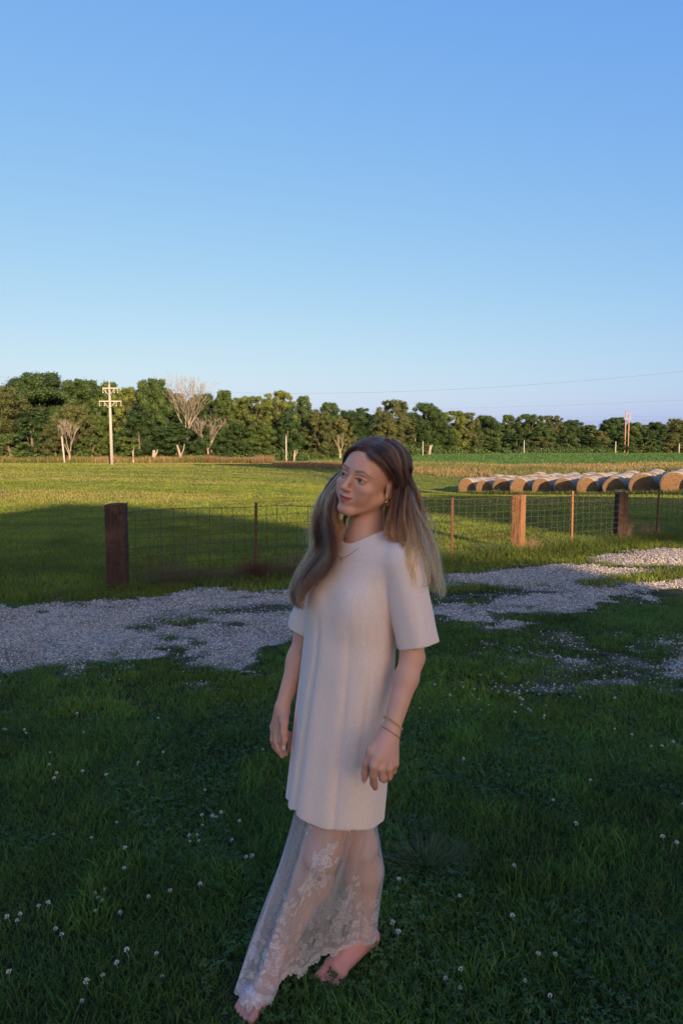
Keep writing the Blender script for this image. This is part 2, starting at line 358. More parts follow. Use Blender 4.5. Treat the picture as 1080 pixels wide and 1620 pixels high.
# white clover flowers, each a thing
def flower_mesh(seed):
    m = MB(); r = random.Random(seed); m.tube([(0, 0, 0), (r.uniform(-.004, .004), .002, .03), (0, 0, .046)], .0005, 3)
    for i in range(26):
        a = r.uniform(0, 6.28); e = math.asin(r.uniform(-.35, 1)); d = np.array([math.cos(a)*math.cos(e), math.sin(a)*math.cos(e), math.sin(e)])
        p = np.array([0, 0, .050])+d*.0042; q = p+d*.0044+np.array([0, 0, .001]); m.tube([p, (p+q)/2, q], [.0008, .0016, .0006], 4)
    return m
fm = []
t = NT('clover_petal'); t.col((.50, .49, .42)); t.set(.6, .3); PET = t.m
for k in range(3): me = flower_mesh(k).mesh('clover_flower'); me.materials.append(PET); fm.append(me)
spots = []
for (px, row) in [(18,1448),(32,1445),(60,1428),(70,1430),(28,1452),(86,1463),(95,1480),(148,1408),(152,1414),(166,1418),(168,1402),(150,1436),(190,1432),(204,1511),(247,1504),(257,1535),(138,1552),(164,1543),(186,1524),(354,1284),(340,1288),(318,1325),(364,1323),(300,1326),(404,1353),(303,1320),(319,1302),(78,1188),(121,1125),(5,1150),(10,1152),(40,1156),(76,1214),(91,1228),(90,1234),(143,1324),(204,1345),(130,1223),(173,1230),(219,1207),(215,1208),(42,1154),(726,1415),(877,1509),(846,1508),(829,1545),(710,1543),(733,1533),(724,1557),(872,1570),(634,1463),(629,1478),(622,1460),(873,1262),(1075,1268),(1028,1176),(1044,1178),(1002,1162),(971,1152),(858,1133),(812,1128),(832,1092),(820,1084),(886,1090),(891,1088),(870,1094),(862,1095),(772,1112),(748,1092),(746,1097),(734,1086),(698,1110),(761,1033),(862,1133),(838,1120),(1062,1172)]: spots.append((px, row))
fr = random.Random(3)
for i in range(34): spots.append((fr.gauss(830, 75), fr.gauss(1103, 17)))
for i in range(8): spots.append((fr.gauss(330, 40), fr.gauss(1300, 60)))
for i in range(10): spots.append((fr.uniform(0, 420), fr.uniform(1120, 1600)))
for i in range(10): spots.append((fr.uniform(620, 1080), fr.uniform(1020, 1620)))
def ground_at(px, row):
    p = U(px, row, 1.0); d = p-np.array([0, 0, H]); k = -(H-.045)/d[2]; return d[0]*k, d[1]*k
for i, (px, row) in enumerate(spots):
    gx, gy = ground_at(px, row); o = obj('clover_flower', fm[i % 3]); o.location = (gx, gy, TZ(gx, gy)+fr.uniform(-.018, .002))
    o.rotation_euler = (fr.uniform(-.25, .25), fr.uniform(-.25, .25), fr.uniform(0, 6)); s_ = fr.uniform(.75, 1.15); o.scale = (s_, s_, s_)
    where = 'left of the woman' if px < 420 else ('beside the stony patch right of the woman' if row < 1160 else 'right of the woman')
    tag(o, 'small white clover flower in the dark lawn '+where, 'flower', 'white clover flowers in the lawn '+where)
# ---------------------------------------------------------------- trees
def leaf_cloud(centres, radii, per, size, seed, squash=.95, shell=.30):
    """small leaf faces through the volume of many clumps"""
    r = np.random.default_rng(seed); P = []; Nn = []
    for c, rad in zip(centres, radii):
        k = max(8, int(per*rad*rad)); d = r.normal(size=(k, 3)); d /= np.linalg.norm(d, axis=1)[:, None]
        q = (shell+(1-shell)*r.random(k))[:, None]*rad*(1+.28*r.normal(size=(k, 1))*.5); p = c+d*q*np.array([1, 1, squash]); P.append(p); Nn.append(d+r.normal(size=(k, 3))*.45)
    P = np.concatenate(P); Nn = np.concatenate(Nn); Nn /= np.linalg.norm(Nn, axis=1)[:, None]
    up = r.normal(size=P.shape); a = np.cross(Nn, up); a /= np.linalg.norm(a, axis=1)[:, None]; b = np.cross(Nn, a)
    s_ = (size*r.uniform(.55, 1.35, len(P)))[:, None]
    V = np.stack([P-a*s_*.55, P-b*s_*.38, P+a*s_*.65, P+b*s_*.42], 1)
    return V.reshape(-1, 3), np.arange(len(P)*4).reshape(-1, 4), P
BARK = simple('bark', (.06, .048, .036), (.15, .12, .09), 3, stretch=(4, 4, .6), bump=.8, bd=.05)
LEAF = leafy('tree_leaf', transl=.22, var=.22)
def crown_mesh(seed, hgt, wid, col, low=.02, clumps=34, size=.20, per=720, shape='round'):
    r = np.random.default_rng(seed); cs = []; rs = []
    for i in range(int(clumps*3.2)):
        zt = low+(1-low)*r.random()**.85
        prof = {'round': (1-zt**3.5*.62), 'oval': (1-zt**2.2*.72), 'spread': min(1, .6+zt*.6)*(1-max(0, zt-.72)**2*7)}[shape]
        a = r.uniform(0, 6.28); q = wid/2*prof*r.uniform(.2, 1.0)
        rad = r.uniform(.05, .14)*wid*(1-.25*zt); cs.append(np.array([math.cos(a)*q, math.sin(a)*q, min(zt*hgt, hgt-rad*.75)])); rs.append(rad)
    V, F, P = leaf_cloud(cs, rs, per, size, seed)
    me = raw_mesh('crown', V, F); n = len(P)
    tone = np.repeat(r.uniform(.75, 1.3, len(cs)), [max(8, int(per*q*q)) for q in rs])[:, None]
    c = np.array(col)[None]*tone*(1+r.normal(0, .16, (n, 1)))
    add_col(me, np.repeat(np.clip(c, .004, 1), 4, 0)); me.materials.append(LEAF); return me, cs, rs
def limb_mesh(seed, hgt, wid, cs, thick=.28, top=.62):
    r = random.Random(seed); m = MB(); bend = [np.array([r.uniform(-.3, .3)*k/4, r.uniform(-.3, .3)*k/4, hgt*top*k/4]) for k in range(5)]
    m.tube(bend, [thick*1.25, thick, thick*.85, thick*.65, thick*.35], 8)
    for c in r.sample(list(cs), min(13, len(cs))):
        b0 = bend[r.choice((1, 2, 2, 3, 3))]; 
        if c[2] < b0[2]: b0 = bend[1]
        mid = (b0+c)/2+np.array([r.uniform(-.4, .4), r.uniform(-.4, .4), .3]); m.tube([b0, mid, c], [thick*.26, thick*.16, .03], 5)
    return m
KINDS = {}
def kind(name, seed, h, w, col, **kw):
    cm, cs, rs = crown_mesh(seed, h, w, col, **kw); lm = limb_mesh(seed, h, w, cs).mesh('trunk'); lm.materials.append(BARK); KINDS[name] = (cm, lm, h, w)
DG = (.036, .066, .020); MG = (.058, .092, .024); LG = (.110, .138, .030); OG = (.088, .098, .034)
kind('oak', 1, 14, 12, DG, clumps=44, shape='round')
kind('oak2', 2, 14, 11, MG, clumps=40, shape='round', low=.05)
kind('elm', 3, 15, 9, MG, clumps=36, shape='oval', low=.02)
kind('ash', 4, 15, 10, LG, clumps=34, shape='spread', low=.05)
kind('willow', 5, 13, 10, OG, clumps=38, shape='round', low=.03, size=.21, per=620)
kind('maple', 6, 13, 9, DG, clumps=34, shape='oval', low=.02)
kind('sapling', 7, 6, 6, MG, clumps=18, shape='round', low=.0, size=.21, per=560)
NAMES = dict(oak='broad dark oak', oak2='bushy green tree', elm='tall oval tree', ash='light yellow-green tree', willow='olive green tree', maple='dense dark tree', sapling='young leafy tree')
def tree(k, px, top, d, where, wpx=None, tint=(1, 1, 1), base=None, grp='trees of the wood behind the field'):
    cm, lm, h, w = KINDS[k]; x = (px-540)/1080*(d+.1); y = d; z = TZ(x, y) if base is None else base
    zt = U(px, top, d)[2]; s = (zt-z)/h; sx = s if wpx is None else wpx*d/1080/w
    e = empty('tree', (x, y, z-.1), random.uniform(0, 6.28)); e.scale = (sx, sx, s)
    tr = obj('trunk', lm, None, e); cr = obj('crown', cm, None, e); cr.color = (*tint, 1)
    tag(e, NAMES[k]+' '+where, 'tree', grp); return e
ORDN = ['first', 'second', 'third', 'fourth', 'fifth', 'sixth', 'seventh', 'eighth', 'ninth', 'tenth', 'eleventh', 'twelfth', 'thirteenth', 'fourteenth', 'fifteenth', 'sixteenth', 'seventeenth', 'eighteenth', 'nineteenth', 'twentieth', 'twenty-first', 'twenty-second', 'twenty-third', 'twenty-fourth', 'twenty-fifth', 'twenty-sixth', 'twenty-seventh', 'twenty-eighth', 'twenty-ninth', 'thirtieth', 'thirty-first', 'thirty-second', 'thirty-third', 'thirty-fourth', 'thirty-fifth', 'thirty-sixth']
# (kind, px, top row, distance, where, width px)
T = [('oak', 62, 588, 128, 'rising highest at the left end of the wood', 150), ('willow', 6, 610, 112, 'at the left edge of the picture', 110), ('maple', -40, 612, 118, 'just off the left edge', 110),
 ('oak2', 132, 599, 124, 'between the highest oak and the tall utility pole', 105), ('willow', 120, 640, 110, 'in front of the bushy trees left of the tall utility pole', 80), ('maple', 55, 650, 108, 'low in front of the highest oak', 90),
 ('elm', 178, 604, 122, 'straight behind the tall utility pole', 70), ('ash', 205, 612, 116, 'just right of the tall utility pole', 62), ('oak2', 245, 598, 112, 'left of the bare dead tree', 80), ('maple', 222, 640, 106, 'low between utility pole and dead tree', 80),
 ('willow', 90, 670, 104, 'low behind the short leaning pole', 60), ('sapling', 20, 685, 103, 'at the foot of the wood near the left edge', 66), ('sapling', 148, 690, 104, 'at the foot of the wood left of the tall utility pole', 60), ('sapling', 205, 690, 103, 'at the foot of the wood right of the tall utility pole', 56),
 ('maple', 280, 668, 106, 'hiding the foot of the bare dead tree', 85), ('oak', 318, 622, 122, 'behind the bare dead tree', 85), ('maple', 335, 655, 108, 'right of the foot of the bare dead tree', 70),
 ('elm', 358, 617, 122, 'right of the bare dead tree', 60), ('ash', 398, 626, 124, 'sunlit left of the short pole in mid wood', 82), ('ash', 440, 618, 130, 'sunlit above the short pole in mid wood', 62), ('maple', 375, 668, 114, 'dark under the sunlit yellow-green trees', 72), ('oak2', 410, 672, 116, 'low left of the short pole in mid wood', 70),
 ('maple', 455, 650, 124, 'behind the short pole in mid wood', 62), ('elm', 480, 626, 136, 'right of the sunlit yellow-green trees', 52), ('willow', 505, 650, 130, 'left of the woman\'s head', 62), ('oak2', 520, 636, 142, 'rising behind the one left of the woman\'s head', 62), ('willow', 540, 662, 136, 'just left above the woman\'s head', 50),
 ('maple', 572, 645, 172, 'in the shaded gap above the woman\'s head', 62), ('oak', 600, 650, 190, 'in the dark gap above the woman\'s hair', 50), ('willow', 622, 632, 160, 'sunlit directly right of the shaded gap', 76), ('oak', 676, 637, 176, 'dark, right of the sunlit olive tree', 76), ('willow', 612, 668, 154, 'low in front of the sunlit olive tree', 60), ('maple', 655, 665, 168, 'low in front of the dark oak', 62),
 ('ash', 716, 650, 190, 'between the short pole and the slim pole above the bales', 46), ('willow', 735, 652, 196, 'left of the slim pole above the bales', 56), ('maple', 700, 672, 180, 'at the wood\'s foot near the short pole right of the woman', 60),
 ('oak', 768, 657, 230, 'in the far wood left of the slim pole', 62), ('elm', 800, 656, 250, 'in the far wood just left of the slim pole', 48), ('oak2', 835, 655, 250, 'in the far wood right of the slim pole', 66), ('maple', 790, 680, 225, 'low in the far wood left of the slim pole', 60),
 ('willow', 868, 657, 262, 'in the far wood above the middle bales', 60), ('oak', 900, 664, 270, 'in the far wood above the brown fence post', 60), ('maple', 850, 682, 240, 'low in the far wood above the middle bales', 56), ('elm', 930, 672, 270, 'in the far wood left of the twin poles', 48),
 ('oak', 968, 660, 280, 'wide and dark behind the twin poles', 62), ('maple', 945, 684, 255, 'low in the far wood before the twin poles', 60), ('oak2', 1000, 668, 285, 'in the far wood right of the twin poles', 52), ('oak', 1030, 668, 290, 'in the far wood near the right edge', 60), ('willow', 1062, 662, 300, 'high at the right edge of the wood', 46), ('maple', 1040, 688, 265, 'low in the far wood near the right edge', 66), ('oak2', 1085, 664, 300, 'cut by the right edge of the picture', 56), ('maple', 895, 690, 250, 'low in the far wood above the brown fence post', 56), ('maple', 1120, 668, 300, 'just off the right edge', 60), ('oak', -80, 600, 125, 'off the left edge', 120)]
tints = {590: (.5, .6, .6), 600: (.35, .45, .5), 572: (.5, .6, .55)}
for i, (k, px, top, d, wh, wp) in enumerate(T):
    e = tree(k, px, top, d, wh, wp)
for i, px in enumerate(range(700, 1100, 27)):
    d = 205+40*(px-700)/380; tree(('maple', 'willow', 'oak2', 'sapling')[i % 4], px+7*(i % 3), 681+5*(i % 3), d, 'in the low front rank of the far wood, %s from the left' % ORDN[i], 42+8*(i % 3), tint=(1, 1, 1), grp='low trees before the far wood')
# a second rank deeper in the wood closes the gaps
for i, px in enumerate(range(-60, 1140, 34)):
    d = 135 if px < 420 else (152 if px < 560 else (200 if px < 740 else 305)); sky_row = np.interp(px, [0, 60, 150, 250, 340, 430, 520, 600, 680, 760, 860, 960, 1080], [615, 596, 604, 606, 624, 628, 642, 646, 646, 662, 662, 668, 668])
    tree(('oak', 'maple', 'oak2')[i % 3], px, sky_row+6+4*(i % 3), d, 'deep in the wood, %s of the hidden rank from the left' % ORDN[i], 76*d/ (105 if px < 420 else d), grp='deeper trees of the wood')
# undergrowth at the foot of the wood
r = np.random.default_rng(77); cs = []; rs = []
for i in range(420):
    ra = r.uniform(-.56, .58); px = 540+ra*1080; d = np.interp(px, [0, 420, 560, 740, 1080], [104, 112, 140, 178, 250])+r.uniform(-2, 4); rad = r.uniform(.5, 2.1)*d/120*(.65 if px > 700 else 1)
    cs.append(np.array([ra*d, d, TZ(ra*d, d)+rad*.35])); rs.append(rad)
V, F, P = leaf_cloud(cs, rs, 95, .30, 5, .8); me = raw_mesh('undergrowth', V, F); add_col(me, np.repeat(np.array([.052, .085, .024])[None]*(1+r.normal(0, .3, (len(P), 1))).clip(.3, 2), 4, 0))
tag(obj('undergrowth', me, LEAF), 'bushes and brambles at the foot of the wood', 'undergrowth', None, 'stuff')
# dead trees
PALE = simple('dead_wood', (.18, .145, .115), (.31, .255, .205), 3, stretch=(4, 4, .6), bump=.5)
def bare(px, top, base, d, spread, seed, thick, label, leaves=0, low=.3, lean=0, n0=11, name='dead_tree', depth=4):
    r = random.Random(seed); x, y = (px-540)/1080*d, d; z = TZ(x, y); hgt = U(px, top, d)[2]-z; e = empty(name, (x, y, z-.1)); m = MB(); tips = []
    def grow(p, dr, ln, rad, lev):
        q = p; pts = [p]; rads = [rad]
        for k in range(3):
            dr = dr+np.array([r.uniform(-.13, .13), r.uniform(-.13, .13), r.uniform(-.02, .12)]); dr /= np.linalg.norm(dr); q = q+dr*ln/3; pts.append(q); rads.append(rad*(1-.18*(k+1)))
        m.tube(pts, rads, 5 if lev > 1 else 7, True); tips.append(q)
        if lev >= depth: return
        for k in range(r.choice((2, 3, 3)) if lev > 1 else 4):
            nd = dr+np.array([r.uniform(-.75, .75)*spread, r.uniform(-.75, .75)*spread, r.uniform(-.05, .45)]); nd /= np.linalg.norm(nd)
            grow(pts[r.choice((2, 3, 3))], nd, ln*r.uniform(.62, .85), max(.020, rads[-1]*.64), lev+1)
    trunk = [np.array([0, 0, 0]), np.array([lean*.3, 0, hgt*low*.5]), np.array([lean, 0, hgt*low])]
    m.tube(trunk, [thick*1.3, thick, thick*.8], 9)
    for k in range(n0//2):
        a = 6.28*k/(n0//2)+r.uniform(-.3, .3); nd = np.array([math.cos(a)*.55*spread, math.sin(a)*.55*spread, 1]); nd /= np.linalg.norm(nd); grow(trunk[-1]*(1-.12*(k % 3)), nd, hgt*(1-low)*.34, thick*.5, 1)
    zl = hgt*low; zm = max(v_[2] for v_ in m.v); xm = [v_[0] for v_ in m.v if v_[2] > zl]; off = (max(xm)+min(xm))/2-lean if depth > 1 else 0; k_ = (hgt-zl)/(zm-zl)
    m.v = [(v_[0]-off*max(0, (v_[2]-zl)/(zm-zl)), v_[1], v_[2] if v_[2] < zl else zl+(v_[2]-zl)*k_) for v_ in m.v]
    trunk_o = m.build('trunk', PALE, e)
    if leaves:
        cs = [p for p in tips if p[0] < hgt*leaves[0] and p[2] > hgt*.6]; V, F, P = leaf_cloud(cs, [.45]*len(cs), 13, .2, 3); me = raw_mesh('crown', V, F); add_col(me, np.tile([.10, .12, .04], (len(V), 1))); obj('crown', me, LEAF, e)
    tag(e, label, 'tree', None); return e
bare(297, 584, 728, 112, .95, 4, .24, 'tall bare dead tree with pale grey-brown branches rising above the wood', low=.34, n0=12, depth=5)
bare(112, 660, 738, 100, .75, 9, .16, 'small bare forked tree behind the short leaning pole', low=.22, n0=8)
bare(330, 650, 728, 106, 1.5, 12, .15, 'low brown bare tree under the right of the tall dead tree', low=.3, n0=12)
bare(212, 706, 738, 98, .6, 15, .14, 'small pale broken snag just right of the tall utility pole', low=.3, n0=6, depth=1)
bare(538, 682, 722, 128, .7, 19, .2, 'thin pale forked bare tree left of the woman\'s head', low=.25, n0=6, depth=3)
def stump(px, top, d, thick, label, lean):
    x = (px-540)/1080*d; z = TZ(x, d); h = U(px, top, d)[2]-z; e = empty('snag', (x, d, z)); m = MB(); m.tube([(0, 0, -.1), (lean*.4, 0, h*.5), (lean, 0, h)], [thick*1.2, thick, thick*.7], 8); m.build('trunk', PALE, e)
    mm = MB(); mm.tube([(lean*.2, 0, h*.3), (lean*.2+.5, 0, h*.8), (lean*.2+.6, 0, h*1.05)], [thick*.6, thick*.4, .06], 6); mm.build('branch', PALE, e); tag(e, label, 'snag')
stump(244, 712, 101, .30, 'short thick sunlit trunk at the wood\'s foot left of the dead tree', .1); stump(288, 704, 101, .20, 'thin leaning sunlit trunk under the tall dead tree', -.6); stump(465, 712, 116, .17, 'thin orange-lit trunk right of the short pole in mid wood', .2); stump(678, 704, 158, .3, 'orange-lit trunk right of the short pole beside the woman\'s hair', .3)

# ---------------------------------------------------------------- poles and wires
WOOD = simple('weathered_pole', (.25, .21, .185), (.39, .345, .315), 2, stretch=(6, 6, .5), bump=.4)
DARKM = simple('dark_wire', (.05, .045, .04), (.08, .07, .06), 5, .5, .4)
WIREM = simple('aluminium_wire', (.30, .29, .28), (.36, .35, .34), 5, .5, .5)
def pole_base(px, d): x = (px-540)/1080*d; return x, d, TZ(x, d)
x, y, z = pole_base(178, 80); zt = U(178, 603, 80)[2]; e = empty('utility_pole', (x, y, z))
m = MB(); m.tube([(.02, 0, -.2), (0, 0, (zt-z)*.5), (-.02, 0, zt-z-.35)], [.19, .165, .12], 12); m.build('pole', WOOD, e)
m = MB(); m.tube([(-.02, 0, zt-z-.36), (-.02, 0, zt-z-.05)], [.06, .05], 8); m.ball((-.02, 0, zt-z), .09); m.build('insulator', WIREM, e)
sc = 80/1080
for row, wl, wr in ((614.5, 10, 14), (635, 16, 19)):
    zz = U(178, row, 80)[2]-z; m = MB(); m.box(((wr-wl)/2*sc, -.2, zz), ((wl+wr)*sc, .12, .14)); m.build('crossarm', WOOD, e)
    b = MB()
    for s_ in (-1, 1): b.tube([(s_*.1, -.2, zz-.75), (s_*.65, -.2, zz-.08)], .045, 6)
    b.build('brace', WOOD, e)
    for q in (-wl, wr, (-wl*.5), wr*.6):
        m = MB(); m.tube([(q*sc*.95, -.2, zz-.07), (q*sc*.95, -.2, zz-.42)], .03, 6); m.ball((q*sc*.95, -.2, zz-.48), (.07, .07, .10)); m.build('insulator', WIREM, e)
tag(e, 'tall pale wooden utility pole with two crossarms standing in the field before the wood', 'utility pole')
POLE_A = (x, y, z)
for (px, d, top, r_, lean, lab) in ((104, 97, 692, .13, -.3, 'short leaning pale pole at the wood\'s foot left of the tall utility pole'), (453, 112, 690, .11, 0, 'short white pole at the wood\'s foot in mid wood'), (668, 150, 699, .11, 0, 'short pole at the crop field edge beside the woman\'s hair'), (827, 190, 697, .13, 0, 'slim pale pole before the far wood above the bales'), (971, 200, 699, .15, 0, 'short pole left of the twin poles at the far wood'), (1071, 200, 702, .15, 0, 'short pole near the right edge before the far wood')):
    x, y, z = pole_base(px, d); h_ = U(px, top, d)[2]-z; e = empty('wooden_pole', (x, y, z)); m = MB(); m.tube([(0, 0, -.2), (lean*.5, 0, h_*.5), (lean, 0, h_)], [r_*1.15, r_, r_*.85], 9); m.build('pole', WOOD, e)
    m = MB(); m.tube([(lean, -.03, h_-.1), (lean, -.03, h_+.14)], [.035, .03], 6); m.ball((lean, -.03, h_+.18), .06, 8, 5); m.build('insulator', WIREM, e); tag(e, lab, 'pole', 'short poles along the wood')
x, y, z = pole_base(988, 230); e = empty('twin_pole', (x, y, z)); RED = simple('red_brown_pole', (.26, .14, .10), (.38, .23, .17), 2)
for s_, top in ((-1, 649), (1, 651)):
    m = MB(); m.tube([(s_*.55, 0, -.2), (s_*.55, 0, U(988, top, 230)[2]-z)], [.20, .15], 9); m.build('pole', RED, e)
hh = U(988, 663, 230)[2]-z; m = MB(); m.box((0, -.2, hh), (2.4, .12, .16)); m.box((.2, -.2, hh+1.9), (1.6, .1, .12)); m.build('crossarm', WOOD, e)
m = MB(); m.tube([(.95, 0, hh+1.8), (1.05, 0, hh+.4), (.8, 0, hh-.2)], .06, 6); m.build('insulator', WIREM, e)
tag(e, 'pair of reddish wooden power poles side by side before the far wood', 'utility pole')
def wire(p, q, sag, rad, label, mat=DARKM, grp='power lines'):
    p = np.array(p); q = np.array(q); pts = [p+(q-p)*k/24-np.array([0, 0, sag*4*(k/24)*(1-k/24)]) for k in range(25)]
    m = MB(); m.tube(pts, rad, 5); tag(m.build('power_line', mat), label, 'power line', grp)
for i, (a, b, lab) in enumerate((((178-14, 635), (985, 664), 'lower power line from the utility pole\'s left arm'), ((178+17, 635), (991, 664), 'power line from the right end of the lower crossarm'), ((178+11, 614), (988, 655), 'power line from the upper crossarm across the wood'))):
    wire(U(a[0], a[1], 80), U(b[0], b[1], 230), 1.6+.4*i, .008, lab)
wire(U(178-14, 636, 80), U(-200, 650, 74), .5, .007, 'power line leaving the utility pole to the left'); wire(U(178-9, 615, 80), U(-200, 622, 74), .5, .007, 'upper power line leaving the utility pole to the left')
wire(U(991, 664, 230), U(1300, 668, 240), .6, .02, 'power line running right from the twin poles'); wire(U(989, 658, 230), U(1300, 660, 240), .6, .02, 'upper power line running right from the twin poles')
wire(U(-60, 588, 60), U(1140, 581, 44), 1.75, .0045, 'single high power line crossing the sky', DARKM); wire(U(-60, 642, 100), U(1140, 630, 80), 1.1, .006, 'lower faint power line crossing the sky', DARKM)
wire(U(104, 693, 97), U(-120, 692, 95), .15, .007, 'low line from the short leaning pole to the left'); wire(U(104, 693, 97), U(453, 692, 112), .6, .007, 'low line between the short poles of the wood')

# ---------------------------------------------------------------- hay bales
def bale_meshes(seed):
    r = np.random.default_rng(seed); n = 48; L = 1.5; Rd = .65; V = []
    ph = r.uniform(0, 6.28, 6); us = np.array([0, .04, .10]+list(np.linspace(.2, L-.2, 14))+[L-.10, L-.04, L])
    for u in us:
        e_ = min(u, L-u); k = 1-.10*max(0, 1-e_/.10)**2
        for a in np.arange(n)/n*2*math.pi:
            rr = Rd*k*(1+.016*math.sin(3*a+ph[0])+.012*math.sin(5*a+ph[1]+u*2)+.012*math.sin(u*9+ph[2])+r.normal()*.006)
            yy, zz = rr*math.cos(a), rr*math.sin(a)
            if zz < -.5*Rd: zz = -.5*Rd+(zz+.5*Rd)*.62                       # settled flat on the ground
            V.append((yy, u, zz+Rd*.81))
    m = len(us); F = [(i*n+k, (i+1)*n+k, (i+1)*n+(k+1) % n, i*n+(k+1) % n) for i in range(m-1) for k in range(n)]
    wrap = bpy.data.meshes.new('net_wrap'); wrap.from_pydata(V, [], [f[::-1] for f in F]); wrap.polygons.foreach_set('use_smooth', [True]*len(F))
    ends = []
    for side in (0, m-1):
        ring = [np.array(V[side*n+k]) for k in range(n)]; c = sum(ring)/n; W = []; G = []
        for j, s_ in enumerate((1, .86, .70, .54, .38, .22, .08)):
            for k in range(n):
                p = c+(ring[k]-c)*s_; bul = (.035*(1-s_*s_)+r.normal()*.007)*(-1 if side == 0 else 1); W.append(p+np.array([0, bul, 0]))
        for j in range(6): G += [(j*n+k, j*n+(k+1) % n, (j+1)*n+(k+1) % n, (j+1)*n+k) for k in range(n)]
        G.append(tuple(6*n+k for k in range(n))); G = [g if side == m-1 else g for g in G]
        me = bpy.data.meshes.new('cut_end'); me.from_pydata(W, [], G); me.polygons.foreach_set('use_smooth', [True]*len(G)); ends.append(me)
    return wrap, ends
t = NT('bale_wrap_straw'); co = t.coord(); n = t.noise(7, 6, .7, t.scale(co, (1, 6, 1))); n2 = t.noise(1.6, 4, .6, co)
t.col(t.mix(n2, t.ramp(n, [(.3, (.19, .16, .13)), (.7, (.35, .30, .245))]), (.27, .235, .20))); t.bump(n, .9, .03); t.set(.9, .15); WRAP = t.m
t = NT('bale_cut_hay'); co = t.coord(); sp = t.n('ShaderNodeSeparateXYZ'); t.link(co, sp.inputs[0])
cmb = t.n('ShaderNodeCombineXYZ'); t.link(sp.outputs[0], cmb.inputs[0]); mz = t.n('ShaderNodeMath', _operation='SUBTRACT'); mz.inputs[1].default_value = .52; t.link(sp.outputs[2], mz.inputs[0]); t.link(mz.outputs[0], cmb.inputs[1])
wv = t.n('ShaderNodeTexWave', _wave_type='RINGS', _rings_direction='SPHERICAL'); wv.inputs['Scale'].default_value = 3.2; wv.inputs['Distortion'].default_value = 5; wv.inputs['Detail'].default_value = 4; wv.inputs['Detail Scale'].default_value = 2; t.link(cmb.outputs[0], wv.inputs[0])
n = t.noise(14, 6, .75, co); c1 = t.ramp(n, [(.3, (.11, .064, .034)), (.7, (.28, .168, .092))]); t.col(t.mix(wv.outputs[1], c1, t.mix(.5, c1, (.12, .06, .028)), 'MIX')); t.bump(n, 1, .04); t.set(.95, .1); HAY = t.m
BM = []
for k in range(4):
    w_, en = bale_meshes(k); w_.materials.append(WRAP)
    for q in en: q.materials.append(HAY)
    BM.append((w_, en))
ORD = ['first', 'second', 'third', 'fourth', 'fifth', 'sixth', 'seventh', 'eighth', 'ninth', 'tenth', 'eleventh', 'twelfth']
ax = np.array([.47, .883]); A0 = np.array([9.0, 49.0]); A1 = np.array([15.6, 35.4]); nrow = 9
for i in range(nrow+2):
    p0 = A0+(A1-A0)*i/(nrow-1)+ax*random.uniform(-.35, .35)
    for j in range(8 if i > 1 else 6):
        p = p0+ax*(1.53+random.uniform(0, .05))*j; px = 540+1080*p[0]/p[1]
        if px > 1150: continue
        e = empty('hay_bale', (p[0], p[1], TZ(p[0]+.4, p[1]+.5)-.05), math.atan2(ax[1], ax[0])-math.pi/2+random.uniform(-.05, .05))
        s_ = random.uniform(.93, 1.06); e.scale = (s_*random.uniform(.98, 1.07), 1, s_*random.uniform(.92, 1.02)); w_, en = BM[(i*3+j) % 4]
        obj('net_wrap', w_, None, e)
        for q in en: obj('cut_end', q, None, e)
        lab = ('round hay bale with brown cut end, %s from the left in the front row' % ORD[i]) if j == 0 else 'pale round hay bale, %s behind the %s front bale from the left' % (ORD[j-1], ORD[i])
        tag(e, lab, 'hay bale', 'round hay bales lined up in the field')
# weeds at the foot of the bales
N = 9000; tt = rng.random(N); x = A0[0]+(A1[0]-A0[0])*tt*1.25+rng.normal(0, .25, N)-.25; y = A0[1]+(A1[1]-A0[1])*tt*1.25+rng.normal(0, .25, N)-.45
blades('bale_weeds', x, y, rng.uniform(.1, .42, N)*(.3+fbm(x, y, 4, 3)), rng.uniform(.015, .04, N), rng.uniform(.1, .6, N), green(N, x, y, (.09, .13, .03), .2, .2), GR, 'weeds growing at the foot of the hay bales', 'weeds', 1)

# ---------------------------------------------------------------- fence
RUST = simple('rusty_post', (.055, .022, .016), (.13, .05, .03), 30, .75, .3, bump=.3)
FW = simple('fence_wire', (.035, .028, .022), (.09, .06, .04), 20, .6, .4)
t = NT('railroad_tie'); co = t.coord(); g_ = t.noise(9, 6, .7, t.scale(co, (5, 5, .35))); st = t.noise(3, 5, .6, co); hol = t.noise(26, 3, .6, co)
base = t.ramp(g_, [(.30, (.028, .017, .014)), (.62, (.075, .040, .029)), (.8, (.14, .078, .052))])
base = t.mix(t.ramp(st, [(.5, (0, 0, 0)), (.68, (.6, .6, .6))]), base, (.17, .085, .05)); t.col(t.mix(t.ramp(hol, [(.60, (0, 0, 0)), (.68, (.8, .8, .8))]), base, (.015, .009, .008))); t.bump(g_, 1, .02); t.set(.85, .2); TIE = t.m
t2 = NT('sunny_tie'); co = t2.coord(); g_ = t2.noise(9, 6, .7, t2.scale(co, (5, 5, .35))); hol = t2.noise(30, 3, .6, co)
t2.col(t2.mix(t2.ramp(hol, [(.60, (0, 0, 0)), (.70, (.7, .7, .7))]), t2.ramp(g_, [(.3, (.10, .045, .022)), (.7, (.30, .15, .07))]), (.03, .015, .01))); t2.bump(g_, 1, .02); t2.set(.85, .2); TIE2 = t2.m  # paler copy of the tie material: sunlight put into its colour
RUST2 = simple('sunlit_rust', (.16, .06, .03), (.30, .13, .07), 30, .75, .3, bump=.3)  # brighter copy of the rust for one stake, sun glow put into the colour
fe = empty('wire_fence', (-2.54, 7.85, 0)); tag(fe, 'welded wire fence with wooden tie posts and rusty steel stakes along the driveway', 'fence')
